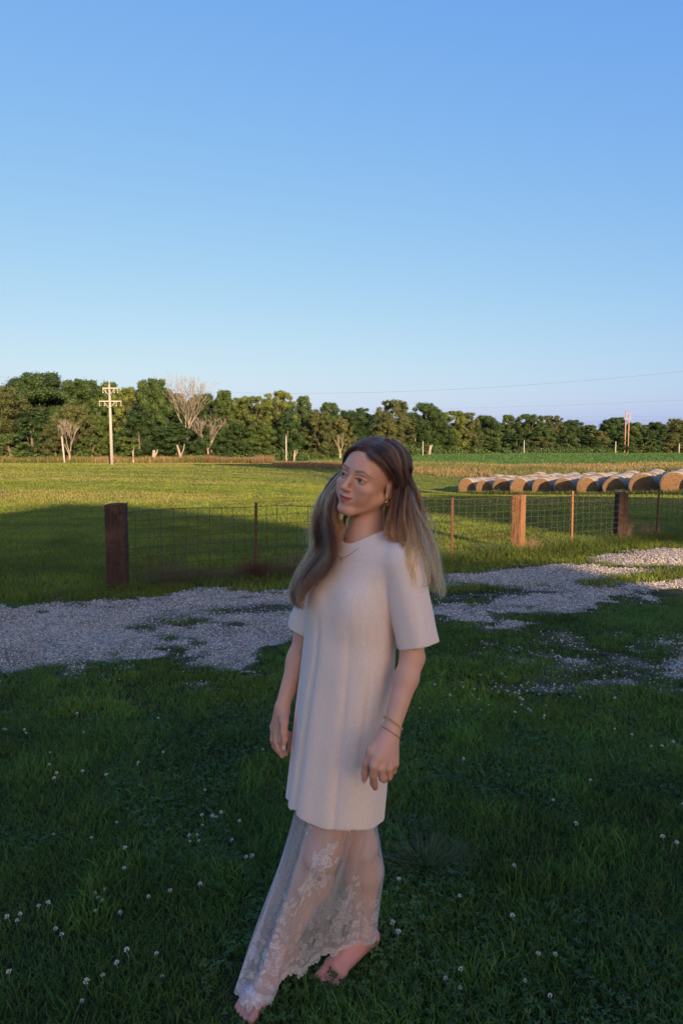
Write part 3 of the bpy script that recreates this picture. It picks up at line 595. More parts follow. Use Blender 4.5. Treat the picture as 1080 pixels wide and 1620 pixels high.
def tie_post(x, y, top, w, dpt, rz, lab, seed):
    r = random.Random(seed); z0 = TZ(x, y)-.1; m = MB(); n = 22; V = []; F = []; prof = [(-1, -1), (-.33, -1.02), (.33, -1), (1, -1), (1.01, 0), (1, 1), (.33, 1), (-.33, 1.01), (-1, 1), (-1.01, 0)]; k = len(prof)
    for i in range(n):
        zz = (top-z0)*i/(n-1); 
        for (a, b) in prof:
            a_ = a*w/2*(1+r.uniform(-.03, .03)-(.02 if i == n-1 else 0)); b_ = b*dpt/2*(1+r.uniform(-.03, .03)); V.append((a_*math.cos(rz)-b_*math.sin(rz), a_*math.sin(rz)+b_*math.cos(rz), zz+(r.uniform(-.008, .008) if i == n-1 else 0)))
    F = [(i*k+j, i*k+(j+1) % k, (i+1)*k+(j+1) % k, (i+1)*k+j) for i in range(n-1) for j in range(k)]+[tuple(range((n-1)*k, n*k))]
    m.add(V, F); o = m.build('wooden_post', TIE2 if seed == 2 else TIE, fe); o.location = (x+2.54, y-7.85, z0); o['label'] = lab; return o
fdir = math.atan(.5624)
tie_post(-2.60, 7.86, U(188, 797, 7.9)[2], .215, .20, .10, 'dark rough wooden post at the fence\'s left end', 1)
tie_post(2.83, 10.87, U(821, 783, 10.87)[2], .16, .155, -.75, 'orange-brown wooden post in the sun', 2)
tie_post(5.01, 12.2, U(979, 779, 12.2)[2], .17, .17, .12, 'dark brown wooden post near the right edge', 3)
for (px, top, lean) in ((402, 795, .02), (716, 787, .0), (907, 777, -.01), (1041, 770, .02), (1150, 765, 0)):
    ra = (px-540)/1080; y = 9.278/(1-.5624*ra)*1.0; x = ra*y; z0 = TZ(x, y)-.1; zt = U(px, top, y)[2]; m = MB()
    for sx, sy, wx, wy in ((0, 0, .038, .006), (0, .015, .006, .03)): m.box((sx, sy, (zt-z0)/2), (wx, wy, zt-z0-.01*sy), fdir)
    for q in range(14): m.box((0, -.006, .15+q*.065), (.012, .010, .02), fdir)
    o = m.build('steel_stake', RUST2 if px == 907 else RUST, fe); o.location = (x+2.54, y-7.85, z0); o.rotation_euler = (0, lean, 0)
# woven wire
def fence_pt(s): return -2.54+s*math.cos(fdir), 7.85+s*math.sin(fdir)+.0
S = 14.4; top_h = lambda s: .93-.006*s+.012*math.sin(s*1.7)
m = MB(); nh = 9
for k in range(nh):
    pts = []
    for i in range(150):
        s_ = S*i/149; x, y = fence_pt(s_); hh = .06+(top_h(s_)-.06)*k/(nh-1); pts.append((x+2.54, y-7.85+.012*math.sin(s_*3+k), TZ(x, y)+hh+.008*math.sin(s_*5.1+k*1.3)))
    m.tube(pts, .0032 if k < nh-1 else .0042, 4, False)
s_ = .16
while s_ < S:
    x, y = fence_pt(s_); z = TZ(x, y); b = random.uniform(-.012, .012); m.tube([(x+2.54, y-7.85, z+.02), (x+2.54+b, y-7.85+.01, z+.45), (x+2.54, y-7.85, z+top_h(s_)+.004)], .0032, 4, False); s_ += .150+random.uniform(-.006, .006)
m.build('wire_mesh', FW, fe)
# dry brush tangled at the fence foot: each clump a thing
STRAW = leafy('straw', rand=False, transl=.2)
def tuft(px, d, n, hgt, wid, col, label, seed, name='dry_weed_clump'):
    global rng
    x = (px-540)/1080*d; e_rng = np.random.default_rng(seed); n = int(n); a = e_rng.uniform(0, 6.28, n); sp = e_rng.random(n)**.6
    m = MB()
    for i in range(n):
        bx, by = math.cos(a[i])*sp[i]*wid*.35, math.sin(a[i])*sp[i]*.10; hh = hgt*e_rng.uniform(.35, 1.0)*(1-.4*sp[i]); lx = bx*1.5+e_rng.normal()*hh*.35; ly = by+e_rng.normal()*hh*.2
        q1 = (bx+lx*.25, by+ly*.25, hh*.5); q2 = (bx+lx*.75, by+ly, hh); m.tube([(bx, by, -.02), q1, q2], [.0022, .0016, .0007], 3, False)
        for q in range(3): 
            t_ = e_rng.uniform(.4, .95); b0 = np.array(q1)*(1-t_)+np.array(q2)*t_; m.tube([b0, b0+np.array([e_rng.normal()*.04, e_rng.normal()*.02, abs(e_rng.normal())*.04])], [.0012, .0005], 3, False)
    me = m.mesh(name); c = np.array(col)[None]*(1+e_rng.normal(0, .2, (len(me.vertices), 1))); add_col(me, np.clip(c, .01, 1)); o = obj(name, me, STRAW); o.location = (x, d, TZ(x, d)); tag(o, label, 'weed', 'dry weeds along the fence')
tuft(262, 8.15, 230, .42, .55, (.15, .12, .08), 'grey-brown dry weed clump against the fence right of the dark post', 1)
tuft(305, 8.25, 120, .30, .5, (.12, .09, .055), 'sparse dry weeds between the dark post and the first stake', 2)
tuft(350, 8.42, 150, .24, .5, (.16, .095, .06), 'low reddish dry weeds left of the first steel stake', 3)
tuft(400, 8.62, 260, .30, .35, (.13, .055, .035), 'dark red-brown dead bush at the foot of the first steel stake', 4)
tuft(440, 8.8, 120, .22, .5, (.17, .09, .055), 'low rusty dry weeds right of the first steel stake', 5)
tuft(470, 8.95, 130, .40, .35, (.26, .20, .12), 'straw-coloured dry stems beside the woman\'s hair', 6)
tuft(838, 10.9, 110, .34, .30, (.28, .17, .10), 'dry reddish grass right of the orange-brown post', 7)
tuft(992, 12.25, 130, .52, .22, (.34, .22, .14), 'dry pinkish grass tuft leaning on the dark brown post', 8)
tuft(1030, 12.7, 110, .42, .30, (.34, .22, .14), 'dry pinkish grass tuft left of the last steel stake', 9)
tuft(912, 29.5, 60, 1.0, .7, (.14, .12, .05), 'tall dark weed standing before the hay bales', 10)
# fallen twig in the field behind the fence
m = MB(); m.tube([(0, 0, .05), (.25, 0, .09), (.5, 0, .04)], [.012, .018, .02], 5); m.ball((.55, 0, .05), (.06, .04, .04), 8, 5); o = m.build('fallen_branch', DARKM); p = U(435, 800, 21); o.location = (p[0], 21, TZ(p[0], 21)); tag(o, 'dark fallen stick lying in the sunlit field beyond the first stake', 'stick')
# dark dense weed clumps in the lawn
def lawn_clump(px, row, n, hgt, wid, col, label, seed):
    r = np.random.default_rng(seed); gx, gy = ground_at(px, row); a = r.uniform(0, 6.28, n); q = r.random(n)**.5*wid; X = q*np.cos(a); Y = q*np.sin(a)*.7
    V = np.zeros((n, 6, 3)); h_ = hgt*r.uniform(.5, 1.1, n)*(1-.4*q/wid); yaw = r.uniform(0, 6.28, n); w_ = r.uniform(.0015, .003, n)
    for i, tt in enumerate((0, .55, 1)):
        for k, sg in enumerate((-1, 1)):
            V[:, 2*i+k, 0] = X+X*1.2*tt**1.5+sg*w_*(1-.8*tt)*np.cos(yaw); V[:, 2*i+k, 1] = Y+Y*1.2*tt**1.5+sg*w_*(1-.8*tt)*np.sin(yaw); V[:, 2*i+k, 2] = h_*tt
    me = raw_mesh('grass_clump', V.reshape(-1, 3), (np.array([[0, 1, 3, 2], [2, 3, 5, 4]])[None]+6*np.arange(n)[:, None, None]).reshape(-1, 4), True); add_col(me, np.clip(np.array(col)[None]*(1+r.normal(0, .2, (n*6, 1))), .004, 1))
    o = obj('grass_clump', me, GR); o.location = (gx, gy, TZ(gx, gy)); tag(o, label, 'grass clump')
lawn_clump(672, 1350, 420, .085, .11, (.11, .13, .06), 'greyish tangled grass clump in the lawn right of the skirt', 1)
lawn_clump(640, 1300, 160, .07, .10, (.09, .12, .05), 'smaller dark grass clump behind the greyish one', 2)

# ---------------------------------------------------------------- unseen house and trees behind the camera; house outline shaped for the big shade
def back(sx, sy, Yp):                       # ground point -> point of the vertical plane y = Yp on the same sun ray
    t_ = (sy-Yp)/SUN_DIR.y; return np.array([sx-SUN_DIR.x*t_, Yp, t_*math.tan(SUN_EL)])
HY = -34.0
outline = [(-9.0, 18.0), (-8.7, 21.3), (-6.3, 20.6), (-3.5, 18), (-.97, 15), (-.24, 13), (.6, 11.2), (1.5, 10.4), (2.95, 10.15)]
pts = [back(a, b, HY) for a, b in outline]; right = back(3.13, 9.8, HY); low = back(3.9, 7.5, HY)
SID = simple('white_siding', (.62, .61, .58), (.70, .69, .66), 3, stretch=(.2, .2, 9)); ROOFM = simple('grey_shingle', (.10, .10, .11), (.18, .175, .17), 12)
hs = empty('unseen_house', (0, HY, 0)); tag(hs, 'unseen house behind the camera, its outline shaped to shade the lawn', 'house')
prof = [(pts[0][0]-14, 0), (pts[0][0]-14, pts[0][2]-.3)]+[(p[0], p[2]) for p in pts]+[(right[0], right[2]), (low[0], low[2]), (low[0]-.1, 0)]
m = MB(); n = len(prof); V = [(a, 0, b) for a, b in prof]+[(a, -4, b) for a, b in prof]
m.add(V, [tuple(range(n))[::-1], tuple(range(n, 2*n))]); m.build('wall', SID, hs)
m = MB(); V = []
for a, b in prof: V += [(a, .01, b+.02), (a, -4.01, b+.02)]
m.add(V, [(2*i, 2*i+1, 2*i+3, 2*i+2) for i in range(n-1)]); m.build('roof', ROOFM, hs)
# unseen beam added to cast the thin band of shade along the fence
b0 = [back(2.7, 10.4, HY), back(7.3, 14.4, HY), back(7.3, 13.35, HY), back(3.0, 9.95, HY)]
m = MB(); m.add([(p[0], 0, p[2]) for p in b0]+[(p[0], -.3, p[2]) for p in b0], [(0, 1, 2, 3), (7, 6, 5, 4), (0, 4, 5, 1), (1, 5, 6, 2), (2, 6, 7, 3), (3, 7, 4, 0)]); m.build('shade_beam', SID, hs)
# spreading trees right of the house: shade on the field before the bales
def shade_blob(poly, name, label, seed, Yp=HY-2, n=26):
    """crown clumps filling the ground polygon's sun-ward image"""
    r = np.random.default_rng(seed); P = np.array(poly); lo = P.min(0); hi = P.max(0); cs = []; rs = []
    def inside(q):
        c = False; j = len(P)-1
        for i in range(len(P)):
            if (P[i][1] > q[1]) != (P[j][1] > q[1]) and q[0] < (P[j][0]-P[i][0])*(q[1]-P[i][1])/(P[j][1]-P[i][1])+P[i][0]: c = not c
            j = i
        return c
    while len(cs) < n:
        q = lo+(hi-lo)*r.random(2)
        if inside(q): cs.append(back(q[0], q[1], Yp)+np.array([0, r.uniform(-1.2, 1.2), 0])); rs.append(r.uniform(.9, 1.5))
    c0 = np.mean(cs, 0); e = empty(name, (c0[0], Yp, 0)); V, F, Q = leaf_cloud([c-np.array([c0[0], Yp, 0]) for c in cs], rs, 260, .30, seed, 1.0, .1); me = raw_mesh('crown', V, F); add_col(me, np.tile([.05, .08, .022], (len(V), 1))); obj('crown', me, LEAF, e)
    m = MB(); m.tube([(0, 0, -.2), (.1, 0, c0[2]*.5), (0, 0, c0[2])], [.3, .22, .12], 8)
    for c in cs[::2]: m.tube([(0, 0, c0[2]*.6), c-np.array([c0[0], Yp, 0])], [.10, .03], 5)
    m.build('trunk', BARK, e); tag(e, label, 'tree', 'trees behind the camera')
shade_blob([(2.0, 19.9), (4.45, 17.4), (5.4, 15.2), (7.0, 14.7), (12, 17), (14, 27), (7, 27), (2.4, 23.8)], 'tree', 'spreading tree behind the camera shading the field before the bales', 31, n=120)
shade_blob([(-1, 68), (-18, 82), (-10, 86), (6, 74)], 'tree', 'tall tree far behind the camera shading the far field edge', 32, Yp=HY-8, n=60)
# ================================================================ the woman
A_ = lambda *v: np.array(v, float)
def axis_pts(a, b, step, fine=()):
    v = [a]
    while v[-1] < b:
        s_ = step
        for (p, q, f) in fine:
            if p <= v[-1] <= q: s_ = min(s_, f)
        v.append(v[-1]+s_)
    return np.array(v)
class SDF:
    def __init__(s, xs, ys, zs): s.x, s.y, s.z = xs, ys, zs; s.D = np.full((len(xs), len(ys), len(zs)), .2, np.float32)
    def sl(s, lo, hi, pad):
        r = []
        for ax_, a, b in ((s.x, lo[0], hi[0]), (s.y, lo[1], hi[1]), (s.z, lo[2], hi[2])):
            i, j = np.searchsorted(ax_, (a-pad, b+pad)); r.append(slice(max(0, i-1), min(len(ax_), j+1)))
        return tuple(r)
    def op(s, fn, lo, hi, k=.01, mode='u', pad=None):
        q = s.sl(lo, hi, pad if pad is not None else k+.012); X, Y, Z = np.meshgrid(s.x[q[0]], s.y[q[1]], s.z[q[2]], indexing='ij')
        if X.size == 0: return
        d = fn(X, Y, Z).astype(np.float32); D = s.D[q]
        if mode == 'u': h = np.clip(.5+.5*(D-d)/k, 0, 1); s.D[q] = D*(1-h)+d*h-k*h*(1-h)
        else: d = -d; h = np.clip(.5-.5*(D-d)/k, 0, 1); s.D[q] = D*(1-h)+d*h+k*h*(1-h)
    def cone(s, a, b, ra, rb, k=.01, mode='u', flat=None):
        a = np.array(a, float); b = np.array(b, float); ab = b-a; L2 = (ab**2).sum()+1e-12
        def fn(X, Y, Z):
            t_ = np.clip(((X-a[0])*ab[0]+(Y-a[1])*ab[1]+(Z-a[2])*ab[2])/L2, 0, 1)
            dx, dy, dz = X-a[0]-t_*ab[0], Y-a[1]-t_*ab[1], Z-a[2]-t_*ab[2]
            if flat is not None:                      # (direction, factor): squeezed along one direction
                n_, f_ = flat; dn = dx*n_[0]+dy*n_[1]+dz*n_[2]; g = (1/f_**2-1)
                return (np.sqrt(dx*dx+dy*dy+dz*dz+g*dn*dn)-(ra+(rb-ra)*t_))*(f_+1)/2
            return np.sqrt(dx*dx+dy*dy+dz*dz)-(ra+(rb-ra)*t_)
        m_ = max(ra, rb)/(flat[1] if False else 1); s.op(fn, np.minimum(a, b)-m_, np.maximum(a, b)+m_, k, mode)
    def ell(s, c, r, Rm=None, k=.01, mode='u'):
        c = np.array(c, float); r = np.array(r, float); Rm = np.eye(3) if Rm is None else Rm; m_ = r.max()
        def fn(X, Y, Z):
            dx, dy, dz = X-c[0], Y-c[1], Z-c[2]; l = [(Rm[0, i]*dx+Rm[1, i]*dy+Rm[2, i]*dz) for i in range(3)]
            q = np.sqrt(sum((l[i]/r[i])**2 for i in range(3))); g = np.sqrt(sum((l[i]/r[i]**2)**2 for i in range(3)))+1e-9
            return q*(q-1)/g
        s.op(fn, c-m_, c+m_, k, mode)
    def mesh(s):
        D = s.D; S = D < 0; n = S[:-1, :-1, :-1].astype(np.uint8)
        for i, j, k in ((1,0,0),(0,1,0),(0,0,1),(1,1,0),(1,0,1),(0,1,1),(1,1,1)): n += S[i:S.shape[0]-1+i, j:S.shape[1]-1+j, k:S.shape[2]-1+k]
        I = np.argwhere((n > 0) & (n < 8)); sh = n.shape; key = (I[:, 0]*sh[1]+I[:, 1])*sh[2]+I[:, 2]
        idx = lambda a, b, c: np.searchsorted(key, (a*sh[1]+b)*sh[2]+c)
        cor = [(0,0,0),(1,0,0),(0,1,0),(1,1,0),(0,0,1),(1,0,1),(0,1,1),(1,1,1)]; v = [D[I[:,0]+a, I[:,1]+b, I[:,2]+c] for a, b, c in cor]
        acc = np.zeros((len(I), 3)); cnt = np.zeros(len(I))
        for p in range(8):
            for ax_ in range(3):
                if cor[p][ax_] == 0:
                    q = p+(1, 2, 4)[ax_]; cr = (v[p] < 0) != (v[q] < 0); t_ = np.where(cr, v[p]/np.where(cr, v[p]-v[q], 1), 0)
                    o = np.array(cor[p], float)[None]+np.eye(3)[ax_][None]*t_[:, None]; acc += np.where(cr[:, None], o, 0); cnt += cr
        f = acc/cnt[:, None]; P = np.stack([ax_[I[:, i]]+f[:, i]*(ax_[I[:, i]+1]-ax_[I[:, i]]) for i, ax_ in enumerate((s.x, s.y, s.z))], 1); Fs = []
        for ax_ in range(3):
            a = [slice(None)]*3; b = [slice(None)]*3; a[ax_] = slice(None, -1); b[ax_] = slice(1, None)
            sa, sb = S[tuple(a)], S[tuple(b)]; E = np.argwhere(sa != sb); u, w = [(1, 2), (2, 0), (0, 1)][ax_]
            E = E[(E[:, u] > 0) & (E[:, w] > 0) & (E[:, u] < S.shape[u]-1) & (E[:, w] < S.shape[w]-1)]
            fl = S[E[:, 0], E[:, 1], E[:, 2]]; q = []
            for du, dw in ((0, 0), (-1, 0), (-1, -1), (0, -1)):
                e_ = E.copy(); e_[:, u] += du; e_[:, w] += dw; q.append(idx(e_[:, 0], e_[:, 1], e_[:, 2]))
            q = np.stack(q, 1); q[~fl] = q[~fl][:, ::-1]; Fs.append(q)
        return P, np.concatenate(Fs)
def relax(P, F, it=2, lam=.5, mask=None):
    e = np.concatenate([F[:, [0, 1]], F[:, [1, 2]], F[:, [2, 3]], F[:, [3, 0]]]); deg = np.bincount(e[:, 0], minlength=len(P)).astype(float)
    for _ in range(it):
        A = np.stack([np.bincount(e[:, 0], weights=P[e[:, 1], i], minlength=len(P)) for i in range(3)], 1)/np.maximum(deg, 1)[:, None]
        l_ = lam if mask is None else lam*mask[:, None]; P = P*(1-l_)+A*l_
    return P

FW3 = A_(-.72, -.69, 0); FW3 /= np.linalg.norm(FW3); LF3 = A_(-FW3[1], FW3[0], 0)    # she faces FW3, her left side is LF3 (nearer the camera)
# ---- head frame
yaw, roll, pit = R(37), R(20), R(8)
Rz = np.array([[math.cos(-yaw), -math.sin(-yaw), 0], [math.sin(-yaw), math.cos(-yaw), 0], [0, 0, 1]])
Ry = np.array([[math.cos(roll), 0, math.sin(roll)], [0, 1, 0], [-math.sin(roll), 0, math.cos(roll)]])
Rx = np.array([[1, 0, 0], [0, math.cos(pit), -math.sin(pit)], [0, math.sin(pit), math.cos(pit)]])
HR = Ry @ Rz @ Rx; HC = U(583, 757, 2.0)+A_(0, .0, 0)
def hw(*p): return HC+HR @ np.array(p, float)                  # head coordinates (her left, back, up) -> world
def hl(P): return (P-HC) @ HR
g = SDF(axis_pts(-.36, .28, .0031, [(-.04, .16, .0016), (-.235, -.15, .0019), (.075, .145, .0019)]), axis_pts(1.62, 2.30, .0031, [(1.86, 2.12, .0017)]), axis_pts(-.02, 1.72, .0031, [(1.40, 1.70, .0016), (.64, .90, .0019)]))
def he(c, r, k=.012, mode='u', tilt=None):
    M = HR if tilt is None else HR @ tilt
    g.ell(hw(*c), r, M, k, mode)
def hc(a, b, ra, rb, k=.008, mode='u'): g.cone(hw(*a), hw(*b), ra, rb, k, mode)
he((0, .022, .036), (.0735, .094, .080), .02)                 # cranium
he((0, -.022, .020), (.066, .066, .068), .02)                 # forehead and temples
he((0, -.030, -.040), (.0565, .056, .066), .02)               # face
for s_ in (-1, 1):
    hc((s_*.0515, .006, -.050), (s_*.0150, -.064, -.094), .0185, .0140, .022)     # jaw line
    he((s_*.0385, -.0590, -.0265), (.0215, .0230, .0165), .014)     # cheek bone
    he((s_*.0335, -.0615, -.049), (.019, .0185, .019), .018)      # cheek
hc((-.008, -.0735, -.096), (.008, -.0735, -.096), .0125, .0125, .016)    # chin
hc((-.034, -.0735, .019), (.034, -.0735, .019), .0105, .0105, .016)        # brow ridge
hc((0, -.080, .012), (0, -.1065, -.029), .0052, .0070, .011)            # nose bridge
he((0, -.1075, -.0320), (.0088, .0095, .0080), .006)
for s_ in (-1, 1):
    he((s_*.0100, -.0960, -.0350), (.0058, .0090, .0065), .006)
    he((s_*.0055, -.1040, -.0425), (.0030, .0048, .0030), .003, 's')     # nostril
    he((s_*.0315, -.0905, .0005), (.0165, .0125, .0105), .011, 's')      # eye socket
    he((s_*.0315, -.0705, .0005), (.0148, .0150, .0145), .003)           # lids
    he((s_*.0318, -.0880, -.0008), (.0130, .0140, .0037), .0015, 's')    # opening between the lids
    hc((s_*.0150, -.084, .0035), (s_*.034, -.0878, .0085), .0018, .0026, .004)    # upper lid edge
# mouth: upper and lower lip with a soft smile
he((0, -.080, -.062), (.026, .0125, .019), .012)
for s_ in (-1, 1):
    hc((s_*.0250, -.0780, -.0540), (s_*.004, -.0925, -.0580), .0020, .0040, .004)
    hc((s_*.0200, -.0810, -.0610), (0, -.0915, -.0668), .0020, .0056, .005)
    hc((s_*.0262, -.0798, -.0545), (s_*.0, -.0965, -.0622), .0011, .0014, .003, 's')
    he((s_*.0290, -.0755, -.0525), (.0035, .004, .004), .004, 's')       # mouth corner
    # ear
    tl = np.array(Matrix.Rotation(R(12), 3, 'X') @ Matrix.Rotation(s_*R(-22), 3, 'Z'))
    he((s_*.0745, .016, -.012), (.0055, .0165, .0300), .004, 'u', tl)
    he((s_*.0820, .0155, .000), (.0042, .0095, .0180), .003, 's', tl)
    he((s_*.0735, .009, -.035), (.0055, .0075, .0095), .004)
    hc((s_*.0750, .006, .004), (s_*.080, .016, .000), .0025, .0020, .003)
# ---- neck and trunk
NB = A_(.070, 2.010, 1.350)
g.cone(hw(0, .020, -.055), NB, .047, .050, .02); g.cone(NB+A_(0, 0, -.0), NB+A_(0, .005, -.06), .056, .075, .03)
SHL = A_(.070, 2.01, 1.308)+LF3*.145; SHR = A_(.070, 2.01, 1.308)-LF3*.145
g.cone(SHL, SHR, .040, .040, .02); g.cone(NB+A_(0, 0, -.03), SHL, .045, .038, .02); g.cone(NB+A_(0, 0, -.03), SHR, .045, .038, .02)
CH = A_(.045, 1.995, 1.18); WA = A_(.02, 1.99, 1.02); PE = A_(0, 1.985, .88)
g.cone(NB-A_(0, 0, .08), CH, .075, .098, .04); g.cone(CH, WA, .095, .085, .03); g.cone(WA, PE, .080, .095, .04)
g.cone(hw(.03, -.0, -.10), NB+FW3*.045+A_(0, 0, -.005)+LF3*.006, .010, .007, .012)    # sternomastoid
for s_ in (-1, 1): g.cone(NB+FW3*.052+LF3*s_*.012+A_(0, 0, -.018), NB+LF3*s_*.10+FW3*.030+A_(0, 0, .000), .008, .007, .012)   # collar bones
# ---- arms
EL = A_(.197, 1.855, 1.050); WL = U(619, 1152, 1.775); ER = A_(-.118, 2.13, 1.03); WR = U(447, 1118, 2.04)
g.cone(SHL, EL, .043, .0330, .015); g.cone(EL, EL+(WL-EL)*.3, .0325, .0325, .015); g.cone(EL+(WL-EL)*.3, WL, .0325, .0235, .015)
g.cone(SHR, ER, .043, .0325, .015); g.cone(ER, ER+(WR-ER)*.35, .0320, .0320, .02); g.cone(ER+(WR-ER)*.3, WR, .0320, .0220, .02)
# ---- hands: palm of several cones, four fingers and a thumb each
def pxs(lst): return [U(a, b, c) for a, b, c in lst]
def chain(pts, rs, k=.004):
    for i in range(len(pts)-1): g.cone(pts[i], pts[i+1], rs[i], rs[i+1], k)
# her left hand (nearest the camera), back of the hand towards us
kn = pxs([(591, 1211, 1.708), (603, 1216, 1.712), (615, 1215, 1.727), (624, 1208, 1.745)])     # knuckles: index .. little
for q in kn: g.cone(WL+(q-WL)*.05, q, .0205, .0118, .010)
g.cone(WL+A_(-.012, 0, -.01), (kn[0]+kn[1])/2+A_(0, .012, .02), .021, .017, .012)
chain([kn[0]]+pxs([(590, 1226, 1.715), (591, 1239, 1.728), (593, 1246, 1.740)]), [.0118, .0105, .0098, .0080])
chain([kn[1]]+pxs([(605, 1231, 1.716), (607, 1233, 1.742), (606, 1224, 1.758)]), [.0118, .0102, .0092, .0082])
chain([kn[2]]+pxs([(615, 1228, 1.733), (614, 1230, 1.756), (611, 1220, 1.768)]), [.0112, .0098, .0090, .0080])
chain([kn[3]]+pxs([(622, 1219, 1.752), (619, 1222, 1.770), (615, 1214, 1.778)]), [.0102, .0088, .0080, .0072])
TH = [WL+A_(-.016, -.004, -.018)]+pxs([(588, 1187, 1.735), (580, 1207, 1.732), (577, 1224, 1.735), (576, 1233, 1.738)])
g.cone(TH[0], TH[1], .018, .0155, .012); chain(TH[1:], [.0150, .0112, .0098, .0075], .006)
# her right hand beyond the dress, palm side and thumb towards us
k2 = pxs([(445, 1157, 2.015), (438, 1157, 2.02), (433, 1153, 2.035), (432, 1149, 2.05)])
for q in k2: g.cone(WR+(q-WR)*.05, q, .0190, .0110, .010)
chain([k2[0]]+pxs([(444, 1172, 2.005), (447, 1184, 2.005), (452, 1193, 2.01)]), [.0110, .0098, .0090, .0072])
chain([k2[1]]+pxs([(437, 1174, 2.01), (441, 1186, 2.005), (446, 1196, 2.005)]), [.0112, .0100, .0090, .0070])
chain([k2[2]]+pxs([(432, 1170, 2.03), (435, 1181, 2.03), (441, 1190, 2.025)]), [.0108, .0098, .0088, .0070])
chain([k2[3]]+pxs([(457, 1162, 2.045), (459, 1176, 2.04), (457, 1188, 2.035)]), [.0100, .0090, .0080, .0065])
T2 = [WR+A_(.006, -.010, -.014)]+pxs([(449, 1142, 1.995), (449, 1158, 1.985), (450, 1170, 1.980), (449, 1180, 1.978)])
g.cone(T2[0], T2[1], .0165, .0140, .012); chain(T2[1:], [.0135, .0108, .0094, .0065], .006)
# ---- legs and feet
HIL = A_(.055, 1.95, .86); HIR = A_(-.055, 2.04, .86); KL = U(508, 1345, 1.925); KR = U(566, 1335, 2.03); AL = U(447, 1497, 2.005); AR = U(573, 1474, 2.085)
g.cone(HIL, KL, .078, .056, .02); g.cone(KL, KL+(AL-KL)*.30+A_(.012, .014, 0), .054, .056, .03); g.cone(KL+(AL-KL)*.30+A_(.012, .014, 0), AL, .055, .032, .03)
g.cone(HIR, KR, .078, .054, .02); g.cone(KR, KR+(AR-KR)*.32+A_(.012, .012, 0), .053, .054, .03); g.cone(KR+(AR-KR)*.32+A_(.012, .012, 0), AR, .053, .031, .03)
def foot(an, toe, heel_lift, side, wide=1.0):
    """an ankle, toe = middle of the toes on the ground; side +1: big toe on the right of the walking direction"""
    f = toe-an; f[2] = 0; L = np.linalg.norm(f); f /= L; sd = A_(f[1], -f[0], 0)*side
    heel = A_(an[0], an[1], 0)-f*.040; heel[2] = .026+heel_lift; ball = A_(toe[0], toe[1], .022)-f*.045
    g.cone(an, heel, .029, .023, .02); g.cone(an-A_(0, 0, .012)+f*.01, ball+A_(0, 0, .014), .030, .019, .03)
    g.cone(heel, ball+sd*.018, .026, .020, .02); g.cone(heel, ball-sd*.020, .025, .016, .02); g.cone(ball+sd*.022, ball-sd*.026, .021, .015, .015)
    tips = []
    for i, (o_, ln, r_) in enumerate(((.0275, .052, .0125), (.0095, .053, .0090), (-.006, .047, .0085), (-.0205, .040, .0080), (-.033, .031, .0074))):
        b = ball+sd*o_*wide+A_(0, 0, -.004); tp = ball+sd*(o_*1.12)*wide+f*ln; tp[2] = r_+.002; g.cone(b, (b+tp)/2+A_(0, 0, .003), r_*1.15, r_*1.02, .005); g.cone((b+tp)/2+A_(0, 0, .003), tp, r_*1.0, r_, .0035); tips.append((tp, f, r_))
    return tips
TOE_L = A_(*ground_at(386, 1588), 0); TOE_R = A_(*ground_at(516, 1534), 0)
tl_ = foot(AL, TOE_L, .0, -1); tr_ = foot(AR, TOE_R, .004, 1, .9)
P, F = g.mesh(); L_ = hl(P)
inhead = smooth((L_[:, 2]+.14)/.03)*smooth((.16-np.linalg.norm(L_, axis=1))/.02)
P = relax(P, F, 3, .5, 1-.75*inhead); L_ = hl(P)
# natural skin colours: lips, brows, blush, scalp, nails
skin = np.array([.70, .355, .225]); n = len(P); col = np.tile(skin, (n, 1))
blot = fbm(P[:, 0]*30+P[:, 1]*17, P[:, 2]*30, 12, 3)[:, None]; col *= (.93+.14*blot)
lx, ly, lz = L_[:, 0], L_[:, 1], L_[:, 2]; front = (ly < -.045)
def soft(m, w): return smooth(m/w)[:, None]
low = smooth((.16-P[:, 2])/.12)[:, None]*.65; col = col*(1-low)+np.array([.60, .20, .17])*low
hand = smooth((.90-P[:, 2])/.15)[:, None]*smooth((P[:, 2]-.6)/.02)[:, None]*.45; col = col*(1-hand)+np.array([.50, .235, .18])*hand
for s_ in (-1, 1):
    ck = np.exp(-(((lx-s_*.043)/.020)**2+((lz+.034)/.017)**2))[:, None]*front[:, None]*.34; col = col*(1-ck)+np.array([.52, .20, .165])*ck
nose = np.exp(-((lx/.013)**2+((lz+.033)/.012)**2))[:, None]*front[:, None]*.25; col = col*(1-nose)+np.array([.52, .22, .18])*nose
xa = np.abs(lx); mz_ = -.0622+.0082*(xa/.026)**2
ul = np.interp(xa, [0, .004, .014, .0265], [.0062, .0076, .0052, .0006]); ll = np.interp(xa, [0, .010, .019, .0265], [.0098, .0088, .0055, .0004])
lip = soft(np.minimum(mz_+ul-lz, lz-(mz_-ll)), .0016)*(front & (xa < .0275))[:, None]; col = col*(1-lip)+np.array([.50, .10, .095])*lip
ml_ = soft(.0013-np.abs(lz-mz_), .001)*(front & (xa < .0275))[:, None]*.8; col = col*(1-ml_)+np.array([.12, .03, .03])*ml_
bz = .0205+.0050*np.clip((xa-.014)/.020, 0, 1)-.010*np.clip((xa-.034)/.018, 0, 1)**1.5; bt = np.interp(xa, [.011, .016, .034, .052], [.0026, .0036, .0030, .0008])
brow = soft(bt+.0008-np.abs(lz-bz), .0018)*(front & (xa > .0105) & (xa < .053))[:, None]*.68; col = col*(1-brow)+np.array([.095, .050, .034])*brow
